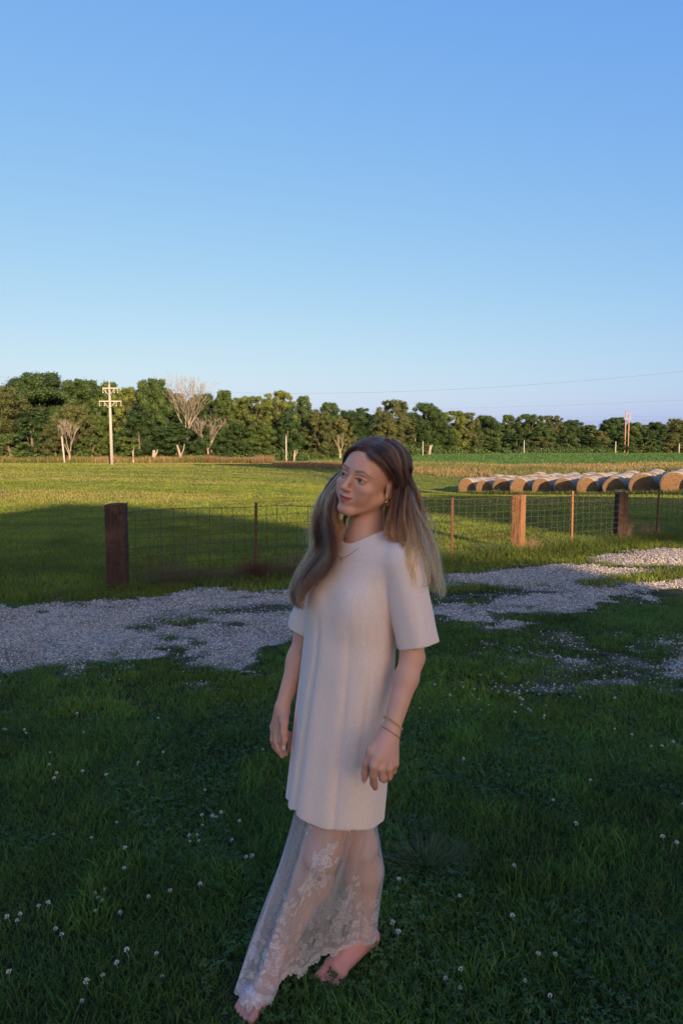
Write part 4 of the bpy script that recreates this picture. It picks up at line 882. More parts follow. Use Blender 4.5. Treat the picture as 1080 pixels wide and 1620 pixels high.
for s_ in (-1, 1):
    u_ = (lx-s_*.0318)/.0150; up = -.0008+.0050*np.sqrt(np.clip(1-u_*u_, 0, 1)); 
    lash = soft(.0013-np.abs(lz-up), .001)*((np.abs(u_) < 1) & (ly < -.055))[:, None]*.85; col = col*(1-lash)+np.array([.035, .020, .016])*lash
    dn = -.0008-.0044*np.sqrt(np.clip(1-u_*u_, 0, 1)); lash = soft(.0008-np.abs(lz-dn), .001)*((np.abs(u_) < 1) & (ly < -.055))[:, None]*.45; col = col*(1-lash)+np.array([.09, .045, .035])*lash
    sh_ = np.exp(-(((lx-s_*.0318)/.016)**2+((lz-.0085)/.005)**2))[:, None]*front[:, None]*.35; col = col*(1-sh_)+np.array([.36, .17, .125])*sh_
lid = hl(P); scalp = smooth((lz-(.062-.9*np.clip(-.03-ly, 0, .05)-.10*0)+.0)/.012)*1.0
hair_line = (lz > .090) | ((ly > -.030) & (lz > .062)) | ((ly > -.008) & (lz > .03)) | ((ly > .010) & (lz > -.01)) | ((ly > .03) & (lz > -.07))
hm = (hair_line & (np.linalg.norm(L_, axis=1) < .17) & (xa < .0765))[:, None]*.92; col = col*(1-hm)+np.array([.075, .042, .030])*hm
me = raw_mesh('person', P, F, True); add_col(me, np.clip(col, .01, 1))
t = NT('skin'); co = t.coord(); sn = t.noise(160, 4, .6, co); t.col(t.attr('col')[0]); t.bump(sn, .12, .002); t.set(.46, .35)
t.b.inputs['Subsurface Weight'].default_value = .12; t.b.inputs['Subsurface Radius'].default_value = (.012, .005, .003); t.b.inputs['Subsurface Scale'].default_value = 1.0; SKIN = t.m
person = obj('person', me, SKIN)
tag(person, 'person in a beige t-shirt dress over a long lace skirt barefoot on the lawn', 'person')

# ---- eyes
t = NT('eye_white'); t.col((.42, .38, .37)); t.set(.15, .5); EYW = t.m
t = NT('iris'); t.col((.055, .065, .06)); t.set(.12, .5); IRI = t.m
t = NT('pupil'); t.col((.008, .008, .008)); t.set(.08, .5); PUP = t.m
for s_ in (-1, 1):
    c0 = hw(s_*.0315, -.0715, -.0002); m = MB(); m.ball(c0, .0123, 20, 14); ey = m.build('eye', EYW, person)
    gz = HR @ A_(.30-.0*s_, -.95, .02); gz = (hw(-.16*0, -1, .06)-HC); gz = HR @ (A_(-.18, -.98, .05)/np.linalg.norm(A_(-.18, -.98, .05)))
    q = Vector(gz).to_track_quat('Z', 'Y').to_matrix()
    for r_, off, nm, mt in ((.0058, .01135, 'iris', IRI), (.0025, .01225, 'pupil', PUP)):
        m = MB(); m.ball((0, 0, 0), (r_, r_, .0018), 16, 8); mm = m.mesh(nm); 
        for v in mm.vertices: v.co = q @ v.co + Vector(c0+gz*off)
        mm.materials.append(mt); o = bpy.data.objects.new(nm, mm); C.objects.link(o); o.parent = ey

# ---- T-shirt dress: a shell round the trunk with sleeves
gd = SDF(axis_pts(-.26, .31, .0026), axis_pts(1.74, 2.30, .0026), axis_pts(.47, 1.42, .0026))
zt_ = [.46, .52, .60, .70, .80, .90, 1.00, 1.10, 1.16, 1.22, 1.28, 1.32, 1.350, 1.375, 1.40]
def px_extent(z, L, Rr, Y=1.985):
    dc = Y*math.cos(PITCH)+(H-z)*math.sin(PITCH); return ((L-540)/1080*dc, (Rr-540)/1080*dc)
ext = {.46: (448, 601), .52: (450, 603), .60: (454, 607), .70: (459, 611), .80: (465, 614), .90: (471, 618), 1.00: (477, 622), 1.10: (482, 624), 1.16: (485, 626), 1.22: (492, 632)}
cxs, aa, bb = [], [], []
for z in zt_:
    if z <= 1.22:
        l_, r_ = px_extent(z, *ext[z]); cxs.append((l_+r_)/2); hwid = (r_-l_)/2; asp = np.interp(z, [.46, 1.0, 1.22], [.86, .74, .70]); a_ = hwid/math.sqrt((LF3[0]**2)+(FW3[0]*asp)**2); aa.append(a_); bb.append(a_*asp)
    else:
        cxs.append(np.interp(z, [1.22, 1.32, 1.40], [.048, .066, .072])); aa.append(np.interp(z, [1.22, 1.28, 1.32, 1.35, 1.375, 1.40], [.158, .152, .140, .112, .078, .060])); bb.append(np.interp(z, [1.22, 1.28, 1.32, 1.35, 1.375, 1.40], [.108, .096, .086, .076, .066, .058]))
def torso(X, Y, Z):
    z = Z[0, 0]; cx = np.interp(z, zt_, cxs); cy = np.interp(z, [.46, 1.0, 1.30, 1.40], [1.965, 1.985, 2.005, 2.012]); a_ = np.interp(z, zt_, aa); b_ = np.interp(z, zt_, bb)
    dx, dy = X-cx, Y-cy; ql = dx*LF3[0]+dy*LF3[1]; qf = dx*FW3[0]+dy*FW3[1]; th = np.arctan2(ql/a_, qf/b_)      # 0 = front, + = her left
    r_ = np.sqrt((ql/a_)**2+(qf/b_)**2)+1e-6; d = np.hypot(ql, qf)*(1-1/r_)
    amp = np.interp(z, [.5, .9, 1.12, 1.22], [.0055, .0038, .0016, .0]); zz = Z
    f = np.sin(6*th+1.1+.9*np.sin(2*th+2)+.6*(1.2-zz))*.55+np.sin(11*th+2.3*np.sin(th)+zz*1.6)*.28
    d = d-amp*f
    for t0, sl, w_, am in ((-.10, -.25, .070, .015), (-.78, .02, .08, .012), (.62, .15, .06, .005), (1.15, -.1, .07, .006)):          # hanging creases
        tc = t0+sl*(1.15-zz); d = d+np.interp(z, [.5, .8, 1.05, 1.18], [1, .85, .5, 0])*am*np.exp(-((th-tc)/w_)**2)
    # bust
    for sb, dep in ((.045, .050), (-.050, .050)):
        ctr = A_(cx[0] if False else 0, 0, 0)
    return d
gd.op(torso, (-.26, 1.74, .47), (.31, 2.3, 1.40), .004, pad=.0)
BC = A_(.052, 1.995, 1.165)
for sb in (-1, 1): gd.ell(BC+FW3*.066+LF3*sb*.060, (.044, .044, .062), None, .06)
gd.cone(A_(.070, 2.01, 1.312)+LF3*.138, A_(.070, 2.01, 1.312)-LF3*.138, .058, .058, .035)
# neck opening
gd.cone(NB+A_(0, 0, .012)+FW3*.012, NB+A_(0, -.002, .12), .060, .072, .003, 's')
# sleeves: wide tapering tubes cut square
def sleeve(a, b, ra, rb, fold):
    a = np.array(a, float); b = np.array(b, float); ab = b-a; L = np.linalg.norm(ab); w_ = ab/L; e1 = np.cross(w_, FW3); e1 /= np.linalg.norm(e1); e2 = np.cross(w_, e1)
    def fn(X, Y, Z):
        dx, dy, dz = X-a[0], Y-a[1], Z-a[2]; t_ = dx*w_[0]+dy*w_[1]+dz*w_[2]; tc_ = t_-L-.025; u_ = np.clip(t_/L, 0, 1); p1 = dx*e1[0]+dy*e1[1]+dz*e1[2]; p2 = dx*e2[0]+dy*e2[1]+dz*e2[2]
        th = np.arctan2(p2, p1); rr = np.sqrt(p1**2+p2**2+np.minimum(t_, 0)**2); d = rr-(ra+(rb-ra)*u_)-fold*u_*(np.sin(3*th+2)*.6+np.sin(5*th+u_*2)*.4); d = np.maximum(d, tc_)
        return d
    q0 = np.minimum(a, b)-.09; q1 = np.maximum(a, b)+.09; gd.op(fn, q0, q1, .007, 'u')
    return w_, b
SLL = U(660, 1022, 1.868); SLR = A_(-.118, 2.125, 1.055)
cuts = [sleeve(A_(.070, 2.01, 1.305)+LF3*.145, SLL, .060, .0595, .007), sleeve(A_(.070, 2.01, 1.305)-LF3*.145, SLR, .060, .058, .007)]
# hollow it: keep a thin shell, then cut hem, neck and sleeve ends
gd.D = np.abs(gd.D+.0046)-.0046
def cutp(pt, nn, lo, hi):
    gd.op(lambda X, Y, Z: -((X-pt[0])*nn[0]+(Y-pt[1])*nn[1]+(Z-pt[2])*nn[2]), lo, hi, .0008, 's', pad=0)
gd.cone(NB+A_(0, 0, .004)+FW3*.016, NB+A_(0, -.002, .12), .0555, .072, .0012, 's')
for (w_, b) in cuts:
    tilt = w_+(A_(0, 0, 0)); lo_, hi_ = b-.078, b+.078; q = gd.sl(lo_, hi_, 0); X, Y, Z = np.meshgrid(gd.x[q[0]], gd.y[q[1]], gd.z[q[2]], indexing='ij')
    dd = ((X-b[0])*w_[0]+(Y-b[1])*w_[1]+(Z-b[2])*w_[2]); rad = np.linalg.norm(np.stack([X-b[0], Y-b[1], Z-b[2]], -1), axis=-1)
    dd = np.where(rad < .1, dd, -.02); side = (X-b[0])*LF3[0]+(Y-b[1])*LF3[1]
    own = side > -.085 if b is cuts[0][1] else side < .085
    core = np.where((side > -.066) if b is cuts[0][1] else (side < .066), dd, -.02); gd.D[q] = np.maximum(gd.D[q], core.astype(np.float32))
Xh, Yh = np.meshgrid(gd.x, gd.y, indexing='ij'); hem = .553+.012*((Xh+.02)*FW3[0]+(Yh-1.97)*FW3[1])/.1+.003*np.sin(Xh*38)+.002*np.sin(Yh*60)
gd.D = np.maximum(gd.D, (hem[:, :, None]-gd.z[None, None, :]).astype(np.float32))
P, F = gd.mesh(); P = relax(P, F, 3, .5); P = relax(P, F, 12, .5, smooth((P[:, 2]-1.335)/.02))
_cx = np.interp(P[:, 2], zt_, cxs); _o = np.stack([P[:, 0]-_cx, P[:, 1]-1.99, 0*P[:, 0]], 1); _o /= np.linalg.norm(_o, axis=1)[:, None]+1e-6
P = P+_o*(.0065*(fbm(P[:, 0]*16+P[:, 2]*5+P[:, 1]*7, P[:, 2]*4.5-P[:, 0]*6, 301, 3)-.5)*smooth((1.33-P[:, 2])/.1)*(.6+.9*np.exp(-((P[:, 2]-1.16)/.10)**2)))[:, None]
me = raw_mesh('t_shirt_dress', P, F, True)
t = NT('beige_knit'); co = t.coord(); n1 = t.noise(900, 3, .6, co); n2 = t.noise(260, 4, .65, co); n3 = t.noise(30, 4, .6, t.scale(co, (1, 1, .3)))
c_ = t.ramp(n2, [(.3, (.80, .60, .45)), (.7, (.97, .73, .60))]); t.col(t.mix(.16, c_, t.ramp(n1, [(.35, (.40, .32, .28)), (.65, (.95, .86, .80))]))); t.bump(n2, .25, .0015); t.set(.9, .15); t.b.inputs['Sheen Weight'].default_value = .15; KNIT = t.m
dress = obj('t_shirt_dress', me, KNIT, person)
# neck rib and stitched hem lines as sub-parts
def ring_on(center, nn, r1, r2, rad, name, mat, par, n=60, e1=None, dip=0):
    nn = nn/np.linalg.norm(nn); e1 = np.cross(nn, A_(0, 0, 1) if abs(nn[2]) < .9 else FW3) if e1 is None else e1; e1 /= np.linalg.norm(e1); e2 = np.cross(nn, e1)
    pts = [center+e1*r1*math.cos(q)+e2*r2*math.sin(q) for q in np.linspace(0, 2*math.pi, n)]; m = MB(); m.tube(pts, rad, 6, False); return m.build(name, mat, par)

# ---- lace skirt: a lofted sheet from the hips to a hem that trails forward on her left foot
NU, NV = 900, 620
hem_px = [(373, 1572, 1.90), (385, 1584, 1.86), (405, 1591, 1.845), (426, 1600, 1.84), (436, 1575, 1.865), (450, 1553, 1.895), (464, 1545, 1.915), (477, 1552, 1.92), (492, 1531, 1.95), (515, 1518, 1.985), (542, 1515, 2.015), (568, 1504, 2.045), (591, 1496, 2.08), (592, 1478, 2.14), (570, 1472, 2.19), (530, 1476, 2.21), (490, 1490, 2.19), (450, 1510, 2.13), (412, 1532, 2.05), (386, 1553, 1.97)]
hem_w = np.array([U(*q) for q in hem_px]); hem_w[:, 2] = np.maximum(hem_w[:, 2], .012)
K = len(hem_w); seg = np.linalg.norm(np.roll(hem_w, -1, 0)-hem_w, axis=1); cum = np.concatenate([[0], np.cumsum(seg)]); cum /= cum[-1]
us = np.linspace(0, 1, NU, endpoint=False); hemc = np.concatenate([hem_w, hem_w[:1]])
def cr(u):
    j = np.clip(np.searchsorted(cum, u, 'right')-1, 0, K-1); f = (u-cum[j])/(cum[j+1]-cum[j]); p = [hem_w[(j+k) % K] for k in (-1, 0, 1, 2)]; f = f[:, None]
    return .5*((2*p[1])+(-p[0]+p[2])*f+(2*p[0]-5*p[1]+4*p[2]-p[3])*f*f+(-p[0]+3*p[1]-3*p[2]+p[3])*f**3)
hemP = cr(us); hang = np.arctan2(hemP[:, 1]-2.02, hemP[:, 0]+.08)
hang = np.unwrap(hang); a0 = hang[0]
# hip ring: an ellipse just inside the dress, matched by angle
zt0 = .59; cx0 = np.interp(zt0, zt_, cxs); aH = np.interp(zt0, zt_, aa)*.74; bH = np.interp(zt0, zt_, bb)*.74
mono = np.linspace(a0, a0+2*math.pi*np.sign(hang[-1]-a0), NU, endpoint=False); angH = mono*.75+hang*.25
dirs = np.stack([np.cos(angH), np.sin(angH)], 1); ql = dirs @ LF3[:2]; qf = dirs @ FW3[:2]; rr = 1/np.sqrt((ql/aH)**2+(qf/bH)**2)
hipP = np.stack([cx0+dirs[:, 0]*rr, 1.97+dirs[:, 1]*rr, np.full(NU, zt0)], 1)
v = np.linspace(0, 1, NV)[:, None, None]; bow = smooth(v)*.25+v*.75
G_ = hipP[None]*(1-bow)+hemP[None]*bow; G_[:, :, 2] = hipP[None, :, 2]*(1-v[:, :, 0])+hemP[None, :, 2]*v[:, :, 0]
# folds: pleats running from the hip to the hem, deeper in the free cloth between the legs
nrm = np.stack([np.cos(hang), np.sin(hang), 0*hang], 1); ph = us*2*math.pi
fold = (np.sin(13*ph+2*np.sin(3*ph))*.55+np.sin(29*ph+1.5*np.sin(5*ph))*.30+np.sin(57*ph)*.12)
vv = v[:, :, 0]; G_ += nrm[None]*(fold[None]*(.0045+.0085*vv))[:, :, None]
G_[:, :, 2] += .010*vv**6*np.abs(np.sin(23*ph))[None]
# keep the cloth outside the legs
def push(Pt, a, b, ra, rb):
    ab = b-a; t_ = np.clip(((Pt-a) @ ab)/(ab @ ab), 0, 1); c = a+t_[..., None]*ab; d = Pt-c; l_ = np.linalg.norm(d, axis=-1); rr_ = ra+(rb-ra)*t_+.013; k = np.where((l_ < rr_), rr_/np.maximum(l_, 1e-4), 1)
    return c+d*k[..., None]
for _rep in range(2):
  if _rep: 
    for _k in range(14): G_[1:-1] = (G_[:-2]+G_[2:]+np.roll(G_, 1, 1)[1:-1]+np.roll(G_, -1, 1)[1:-1])/4
  for a, b, ra, rb in ((HIL, KL, .078, .058), (KL, KL+(AL-KL)*.3+A_(.012, .014, 0), .056, .057), (KL+(AL-KL)*.3+A_(.012, .014, 0), AL, .056, .034), (HIR, KR, .078, .056), (KR, KR+(AR-KR)*.32+A_(.012, .012, 0), .054, .055), (KR+(AR-KR)*.32+A_(.012, .012, 0), AR, .054, .033), (AL, TOE_L+A_(.02, .03, .035), .034, .024)):
    G_ = push(G_, a, b, ra, rb)
_z = G_[:, :, 2]; _w = smooth((_z-.525)/.025); _cx = np.interp(_z, zt_, cxs); _cy = np.interp(_z, [.46, 1.0, 1.30, 1.40], [1.965, 1.985, 2.005, 2.012]); _dx = G_[:, :, 0]-_cx; _dy = G_[:, :, 1]-_cy
_r = np.sqrt(((_dx*LF3[0]+_dy*LF3[1])/np.interp(_z, zt_, aa))**2+((_dx*FW3[0]+_dy*FW3[1])/np.interp(_z, zt_, bb))**2); _k = 1-_w*(1-np.minimum(1, .80/_r)); G_[:, :, 0] = _cx+_dx*_k; G_[:, :, 1] = _cy+_dy*_k     # tucked under the dress
ii = np.arange(NV-1)[:, None]*NU; jj = np.arange(NU)[None]; F = np.stack([ii+jj, ii+(jj+1) % NU, ii+NU+(jj+1) % NU, ii+NU+jj], -1).reshape(-1, 4)
# lace: thread density painted as an attribute: net, sprays of flowers, scalloped border
arc = np.cumsum(np.concatenate([[0], np.linalg.norm(np.diff(hemP, axis=0), axis=1)])); UU = np.broadcast_to(arc[None], (NV, NU)); VV = np.broadcast_to((np.linalg.norm(hemP-hipP, axis=1)[None]*(1-vv)), (NV, NU)).copy()   # metres along the hem, metres above it
dens = .36+.12*(noise(UU*55, VV*9, 3)-.5)+.20*np.clip(fold[None], -1, 1)*.25
fl = np.zeros((NV, NU))
def flower(cu, cv, r0, rot, pet=5, wt=1.0):
    du = (UU-cu+arc[-1]/2) % arc[-1]-arc[-1]/2; dv = VV-cv; q = (np.abs(du) < r0*1.6) & (np.abs(dv) < r0*1.6); d_, a_ = np.hypot(du[q], dv[q])/r0, np.arctan2(dv[q], du[q])+rot
    edge = .62+.30*np.abs(np.cos(a_*pet/2)); w_ = np.exp(-((d_-edge)/.12)**2)+.6*np.exp(-((d_-edge*.5)/.09)**2)*(np.abs(np.cos(a_*pet/2)) > .5)+.9*np.exp(-(d_/.15)**2)+.12*(d_ < edge); fl[q] = np.maximum(fl[q], wt*np.minimum(w_, 1))
def leaf(cu, cv, ln, rot, wt=.9):
    du = (UU-cu+arc[-1]/2) % arc[-1]-arc[-1]/2; dv = VV-cv; q = (np.abs(du) < ln*1.2) & (np.abs(dv) < ln*1.2); x_ = du[q]*math.cos(rot)+dv[q]*math.sin(rot); y_ = -du[q]*math.sin(rot)+dv[q]*math.cos(rot); tt = x_/ln
    wd = .24*ln*np.sin(np.pi*np.clip(tt, 0, 1))**.8; ok = (tt > 0) & (tt < 1); w_ = np.where(ok, np.exp(-((np.abs(y_)-wd)/(.035*ln+.0006))**2)+np.exp(-(y_/(.03*ln+.0006))**2)*.8+.15*(np.abs(y_) < wd), 0); fl[q] = np.maximum(fl[q], wt*np.minimum(w_, 1))
def spray(cu, cv, size, seed, nf=6, wt=1.0):
    r = random.Random(seed)
    for i in range(max(2, nf//2+1)): a = i*2.4+r.uniform(-.3, .3); q = size*.8*math.sqrt((i+.3)/(nf//2+1)); flower(cu+math.cos(a)*q*.8, cv+math.sin(a)*q*1.2, size*r.uniform(.27, .36), r.uniform(0, 6), r.choice((5, 6)), wt)
    for i in range(int(nf*2)): a = r.uniform(0, 6.28); q = size*r.uniform(.55, 1.15); leaf(cu+math.cos(a)*q*.8, cv+math.sin(a)*q*1.2, size*r.uniform(.35, .60), a+r.uniform(-.5, .5), wt)
def find_uv(px, row):
    """where on the near side of the skirt the photograph's pixel falls"""
    d = G_-np.array([0, 0, H]); c, s_ = math.cos(PITCH), math.sin(PITCH); zc = d[..., 1]*c-d[..., 2]*s_; yc = d[..., 1]*s_+d[..., 2]*c
    sx = 540+1080*d[..., 0]/zc; sy = 810-1080*yc/zc; near = d[..., 1]; e_ = (sx-px)**2+(sy-row)**2+(near-near.min())*600; k = np.argmin(e_); return UU.ravel()[k], VV.ravel()[k]
for (px, row, size, seed, nf, wt) in ((494, 1385, .062, 1, 9, 1.0), (515, 1362, .050, 2, 6, 1.0), (482, 1408, .044, 3, 6, 1.0), (487, 1298, .028, 4, 3, .9), (548, 1306, .030, 5, 3, .6), (452, 1440, .028, 6, 4, .8), (452, 1485, .034, 7, 4, .7), (440, 1522, .045, 8, 6, .9), (540, 1440, .060, 9, 7, .6), (558, 1412, .04, 10, 5, .6), (520, 1300, .02, 11, 2, .5), (400, 1480, .05, 12, 5, .45), (420, 1400, .05, 13, 5, .35), (575, 1460, .04, 14, 5, .5)):
    u_, v_ = find_uv(px, row); spray(u_, v_, size, seed, nf, wt)
r = random.Random(5)
for i in range(95):                                        # flowered border all round
    u_ = arc[-1]*i/95; flower(u_, .022+r.uniform(0, .012), .012, r.uniform(0, 6), 5, .7); leaf(u_, .045+r.uniform(0, .03), .018, r.uniform(.6, 2.5), .6)
    if i % 2 == 0: flower(u_+.01, .065+r.uniform(0, .05), .014, r.uniform(0, 6), 6, .5); leaf(u_, .10+r.uniform(0, .03), .026, r.uniform(.8, 2.3), .6)
    if i % 3 == 0: leaf(u_, .14+r.uniform(0, .05), .03, r.uniform(.8, 2.3), .5)
border = np.exp(-VV/.06)*.14
scal = .010*np.abs(np.sin(UU/arc[-1]*math.pi*95))
dens = dens+border+.55*fl; dens = np.where(VV < .012-scal, 0, dens)
dens = np.maximum(dens, .95*((VV >= .012-scal) & (VV < .0155-scal)))
me = raw_mesh('lace_skirt', G_.reshape(-1, 3), F, True); add_val(me, np.clip(dens, 0, .97).ravel(), 'dens')
t = NT('lace'); a = t.attr('dens'); co = t.coord(); t.col(t.mix(t.noise(70, 4, .6, co), (.60, .53, .52), (.76, .68, .66))); t.set(.8, .2)
fz = t.noise(420, 3, .75, co); md = t.n('ShaderNodeMath', _operation='MULTIPLY_ADD'); t.link(fz, md.inputs[0]); md.inputs[1].default_value = .75; md.inputs[2].default_value = -.375
sm = t.n('ShaderNodeMath', _operation='ADD', _use_clamp=True); t.link(md.outputs[0], sm.inputs[0]); t.link(a[2], sm.inputs[1]); ms = t.n('ShaderNodeMath', _operation='MULTIPLY', _use_clamp=True); t.link(sm.outputs[0], ms.inputs[0])
gt = t.n('ShaderNodeMath', _operation='GREATER_THAN'); t.link(a[2], gt.inputs[0]); gt.inputs[1].default_value = .02; t.link(gt.outputs[0], ms.inputs[1]); t.link(ms.outputs[0], t.b.inputs['Alpha']); LACE = t.m
obj('lace_skirt', me, LACE, person)

# ---- jewellery and nails
t = NT('gold'); t.col((.80, .55, .22)); t.set(.25, .5, 1.0); GOLD = t.m
t = NT('red_cord'); t.col((.30, .06, .06)); t.set(.7, .3); CORD = t.m
t = NT('nail'); t.col((.72, .58, .56)); t.set(.15, .6); NAIL = t.m
fa = (WL-EL)/np.linalg.norm(WL-EL)
c_ = EL+(WL-EL)*.93; m = MB(); e1 = np.cross(fa, A_(0, 1, 0)); e1 /= np.linalg.norm(e1); e2 = np.cross(fa, e1); nrm_ = fa+e1*-.28; 
for i in range(34):
    q = 2*math.pi*i/34; rr_ = .0280; m.ball(c_+e1*rr_*math.cos(q)+e2*rr_*math.sin(q)+fa*.009*math.cos(q), (.0030, .0030, .0022), 8, 5)
m.ball(c_-e2*0+e1*.028*math.cos(-.9)+e2*.030*math.sin(-.9), .0045, 8, 6); tag(m.build('gold_bracelet', GOLD, person), 'gold chain bracelet on the left wrist')
c2 = WL+fa*.012; pts = [c2+e1*.0280*math.cos(q)+e2*.0280*math.sin(q)+fa*.007*math.cos(q) for q in np.linspace(0, 2*math.pi, 40)]; m = MB(); m.tube(pts, .0010, 5, False); tag(m.build('cord_bracelet', CORD, person), 'thin red cord bracelet below the gold one')
er = hw(.0790, .006, -.0460); m = MB(); pts = [er+HR @ A_(.002*math.cos(q)+.002, .0055*math.cos(q), .0065*math.sin(q)-.004) for q in np.linspace(0, 6.28, 20)]; m.tube(pts, .0022, 6, False); m.ball(er+HR @ A_(.003, -.001, .003), .0032, 8, 6); m.build('earring', GOLD, person)
m = MB(); pts = []
for q in np.linspace(-2.1, 2.1, 40):
    ff = math.cos(q); r_ = .066; base = NB+A_(0, 0, .008)+FW3*(.020+r_*ff)+LF3*r_*math.sin(q); base[2] += -.040*max(0, ff)**3+.014*(1-ff); base += FW3*.012*max(0, ff)**2; pts.append(base)
m.tube(pts, .0009, 5, False); m.ball(pts[20]+A_(0, -.001, -.004), (.0028, .0028, .004), 8, 6); m.build('necklace', GOLD, person)
def nail(tip, prev, r_, out, name='fingernail'):
    f = tip-prev; f /= np.linalg.norm(f); out = out-f*(out @ f); out /= np.linalg.norm(out); sd = np.cross(f, out); m = MB(); V = []; c = tip+out*r_*.86+f*r_*.25
    for i in range(7):
        for j in range(5):
            u_ = -1+2*i/6; w_ = -1+2*j/4; wd = r_*.72*(1-.55*max(0, u_)**2); V.append(c+f*u_*r_*1.15+sd*w_*wd-out*(.30*w_*w_*r_+.18*max(0, u_)*r_))
    F = [(i*5+j, i*5+j+1, (i+1)*5+j+1, (i+1)*5+j) for i in range(6) for j in range(4)]; m.add(V, F, True); return m.build(name, NAIL, person)
CAMP = A_(0, 0, H)
nail(TH[4], TH[3], .0075, CAMP-TH[4]+A_(-.8, 0, 0)); nail(T2[4], T2[3], .0075, CAMP-T2[4])
for tp, f, r_ in tl_+tr_: nail(tp-f*r_*.25-A_(0, 0, r_*.10), tp-f, r_*.80, A_(0, 0, 1)-f*.1, 'toenail')

# ---- hair: thousands of strands grown in locks
r = np.random.default_rng(11); S_P = []; S_N = []; S_C = []; S_R = []
def hs_(x_, y_, z_): return hw(x_, y_, z_)
NP = 22
def spline(pts, n):
    pts = [np.array(p, float) for p in pts]; K_ = len(pts); T_ = np.linspace(0, K_-1-1e-6, n); out = []
    for t_ in T_:
        j = int(t_); f = t_-j; p = [pts[max(0, min(K_-1, j+k))] for k in (-1, 0, 1, 2)]; out.append(.5*((2*p[1])+(-p[0]+p[2])*f+(2*p[0]-5*p[1]+4*p[2]-p[3])*f*f+(-p[0]+3*p[1]-3*p[2]+p[3])*f**3))
    return np.array(out)
LK = [0]
def lock(pts, widths, n, flatdir=None, flat=.45, tone=0.0, wave=0.0, curl=0.0, wl=3.0, frizz=.002, root=0.0, tip=1.0, enddark=0.0, rad=.00042):
    """pts world points; widths lock radius along it"""
    c = spline(pts, NP); w_ = np.interp(np.linspace(0, 1, NP), np.linspace(0, 1, len(widths)), widths); tn = np.gradient(c, axis=0); tn /= np.linalg.norm(tn, axis=1)[:, None]+1e-9
    view = CAMP-c; view /= np.linalg.norm(view, axis=1)[:, None]; sd = np.cross(tn, view); sd /= np.linalg.norm(sd, axis=1)[:, None]+1e-9; dp = np.cross(sd, tn)
    ss = np.linspace(0, 1, NP); LK[0] += 1; nc = 9; cu_ = r.uniform(-1, 1, nc); cv_ = r.uniform(-1, 1, nc); ct_ = r.normal(0, .17, nc); cph = r.normal(0, .8, nc); cl_ = r.uniform(.82, 1.0, nc)
    for i in range(n):
        a_ = r.uniform(0, 6.28); q = math.sqrt(r.random()); u_, v_ = q*math.cos(a_), q*math.sin(a_)*flat; ci = int(np.argmin((cu_-u_)**2+(cv_*flat-v_)**2)); ph = cu_[ci]*2.2+cph[ci]+r.normal()*.25; amp = wave*(1+.25*r.normal()); L_s = tip*cl_[ci]*(1-.20*r.random()**2); pull = .62*smooth((ss-.08)/.5)
        s2 = ss*L_s; cc = np.stack([np.interp(s2, ss, c[:, k]) for k in range(3)], 1); sd_ = np.stack([np.interp(s2, ss, sd[:, k]) for k in range(3)], 1); dp_ = np.stack([np.interp(s2, ss, dp[:, k]) for k in range(3)], 1); ww = np.interp(s2, ss, w_)
        en = smooth((s2-.25)/.45); wv_ = np.sin(s2*wl*6.28+ph)*amp*en; wv2 = np.cos(s2*wl*6.28+ph)*amp*.6*en
        fz_ = np.cumsum(r.normal(size=(NP, 3)), 0)*frizz*.35*ss[:, None]
        uu_ = u_+(cu_[ci]*.9-u_)*pull; vv_ = v_+(cv_[ci]*flat-v_)*pull; p = cc+sd_*(uu_*ww+wv_)[:, None]+dp_*(vv_*ww+wv2)[:, None]+fz_; S_P.append(p); S_N.append(NP)
        b = root+(1-root)*0; g_ = np.clip(.12+tone*.6+.80*smooth((ss-.48)/.45)+.10*r.normal()+ct_[ci]*(.5+ss)-enddark*smooth((ss-.45)/.5), 0, 1)[:, None]
        dark, mid_, lite = DARK, MIDC, LITE
        colr = np.where(g_ < .5, dark+(mid_-dark)*g_*2, mid_+(lite-mid_)*(g_-.5)*2)*(1+.22*r.normal()); S_C.append(np.clip(colr, .01, .9)); S_R.append(rad*(1-.75*ss**3)*(1+.2*r.normal()))
# cap of hair: from the parting down both sides of the skull
def arcpts(part_y, side, down_y, z_end, bulge=1.0):
    """over the skull in head coordinates, from the parting (x about .006) to the side"""
    out = []
    for t_ in np.linspace(0, 1, 6):
        a_ = t_*1.70; y_ = part_y+(down_y-part_y)*t_**1.3-(.026 if side > 0 else .016)*math.sin(math.pi*min(1, t_*.98))*min(1, max(0, (-part_y-.01)/.05)); dx_, dz_ = side*math.sin(a_), math.cos(a_); best = 0
        for (cy_, cz_, rx_, ry_, rz_) in ((.022, .036, .0735, .094, .080), (-.022, .020, .066, .066, .068)):
            k_ = 1-((y_-cy_)/ry_)**2
            if k_ <= 0: continue
            oz = .025-cz_; A2 = (dx_/rx_)**2+(dz_/rz_)**2; B2 = dz_*oz/rz_**2; C2 = (oz/rz_)**2-k_; dsc = B2*B2-A2*C2
            if dsc > 0: best = max(best, (-B2+math.sqrt(dsc))/A2)
        best = max(best, .035)+.007+.004*math.sin(min(1, t_*1.5)*math.pi/2)
        out.append(hw(.014*(1-t_)+dx_*best, y_, .025+dz_*best+z_end*0))
    return out
X3 = A_(0, 0, 0)
SHT = U(640, 866, 1.9)
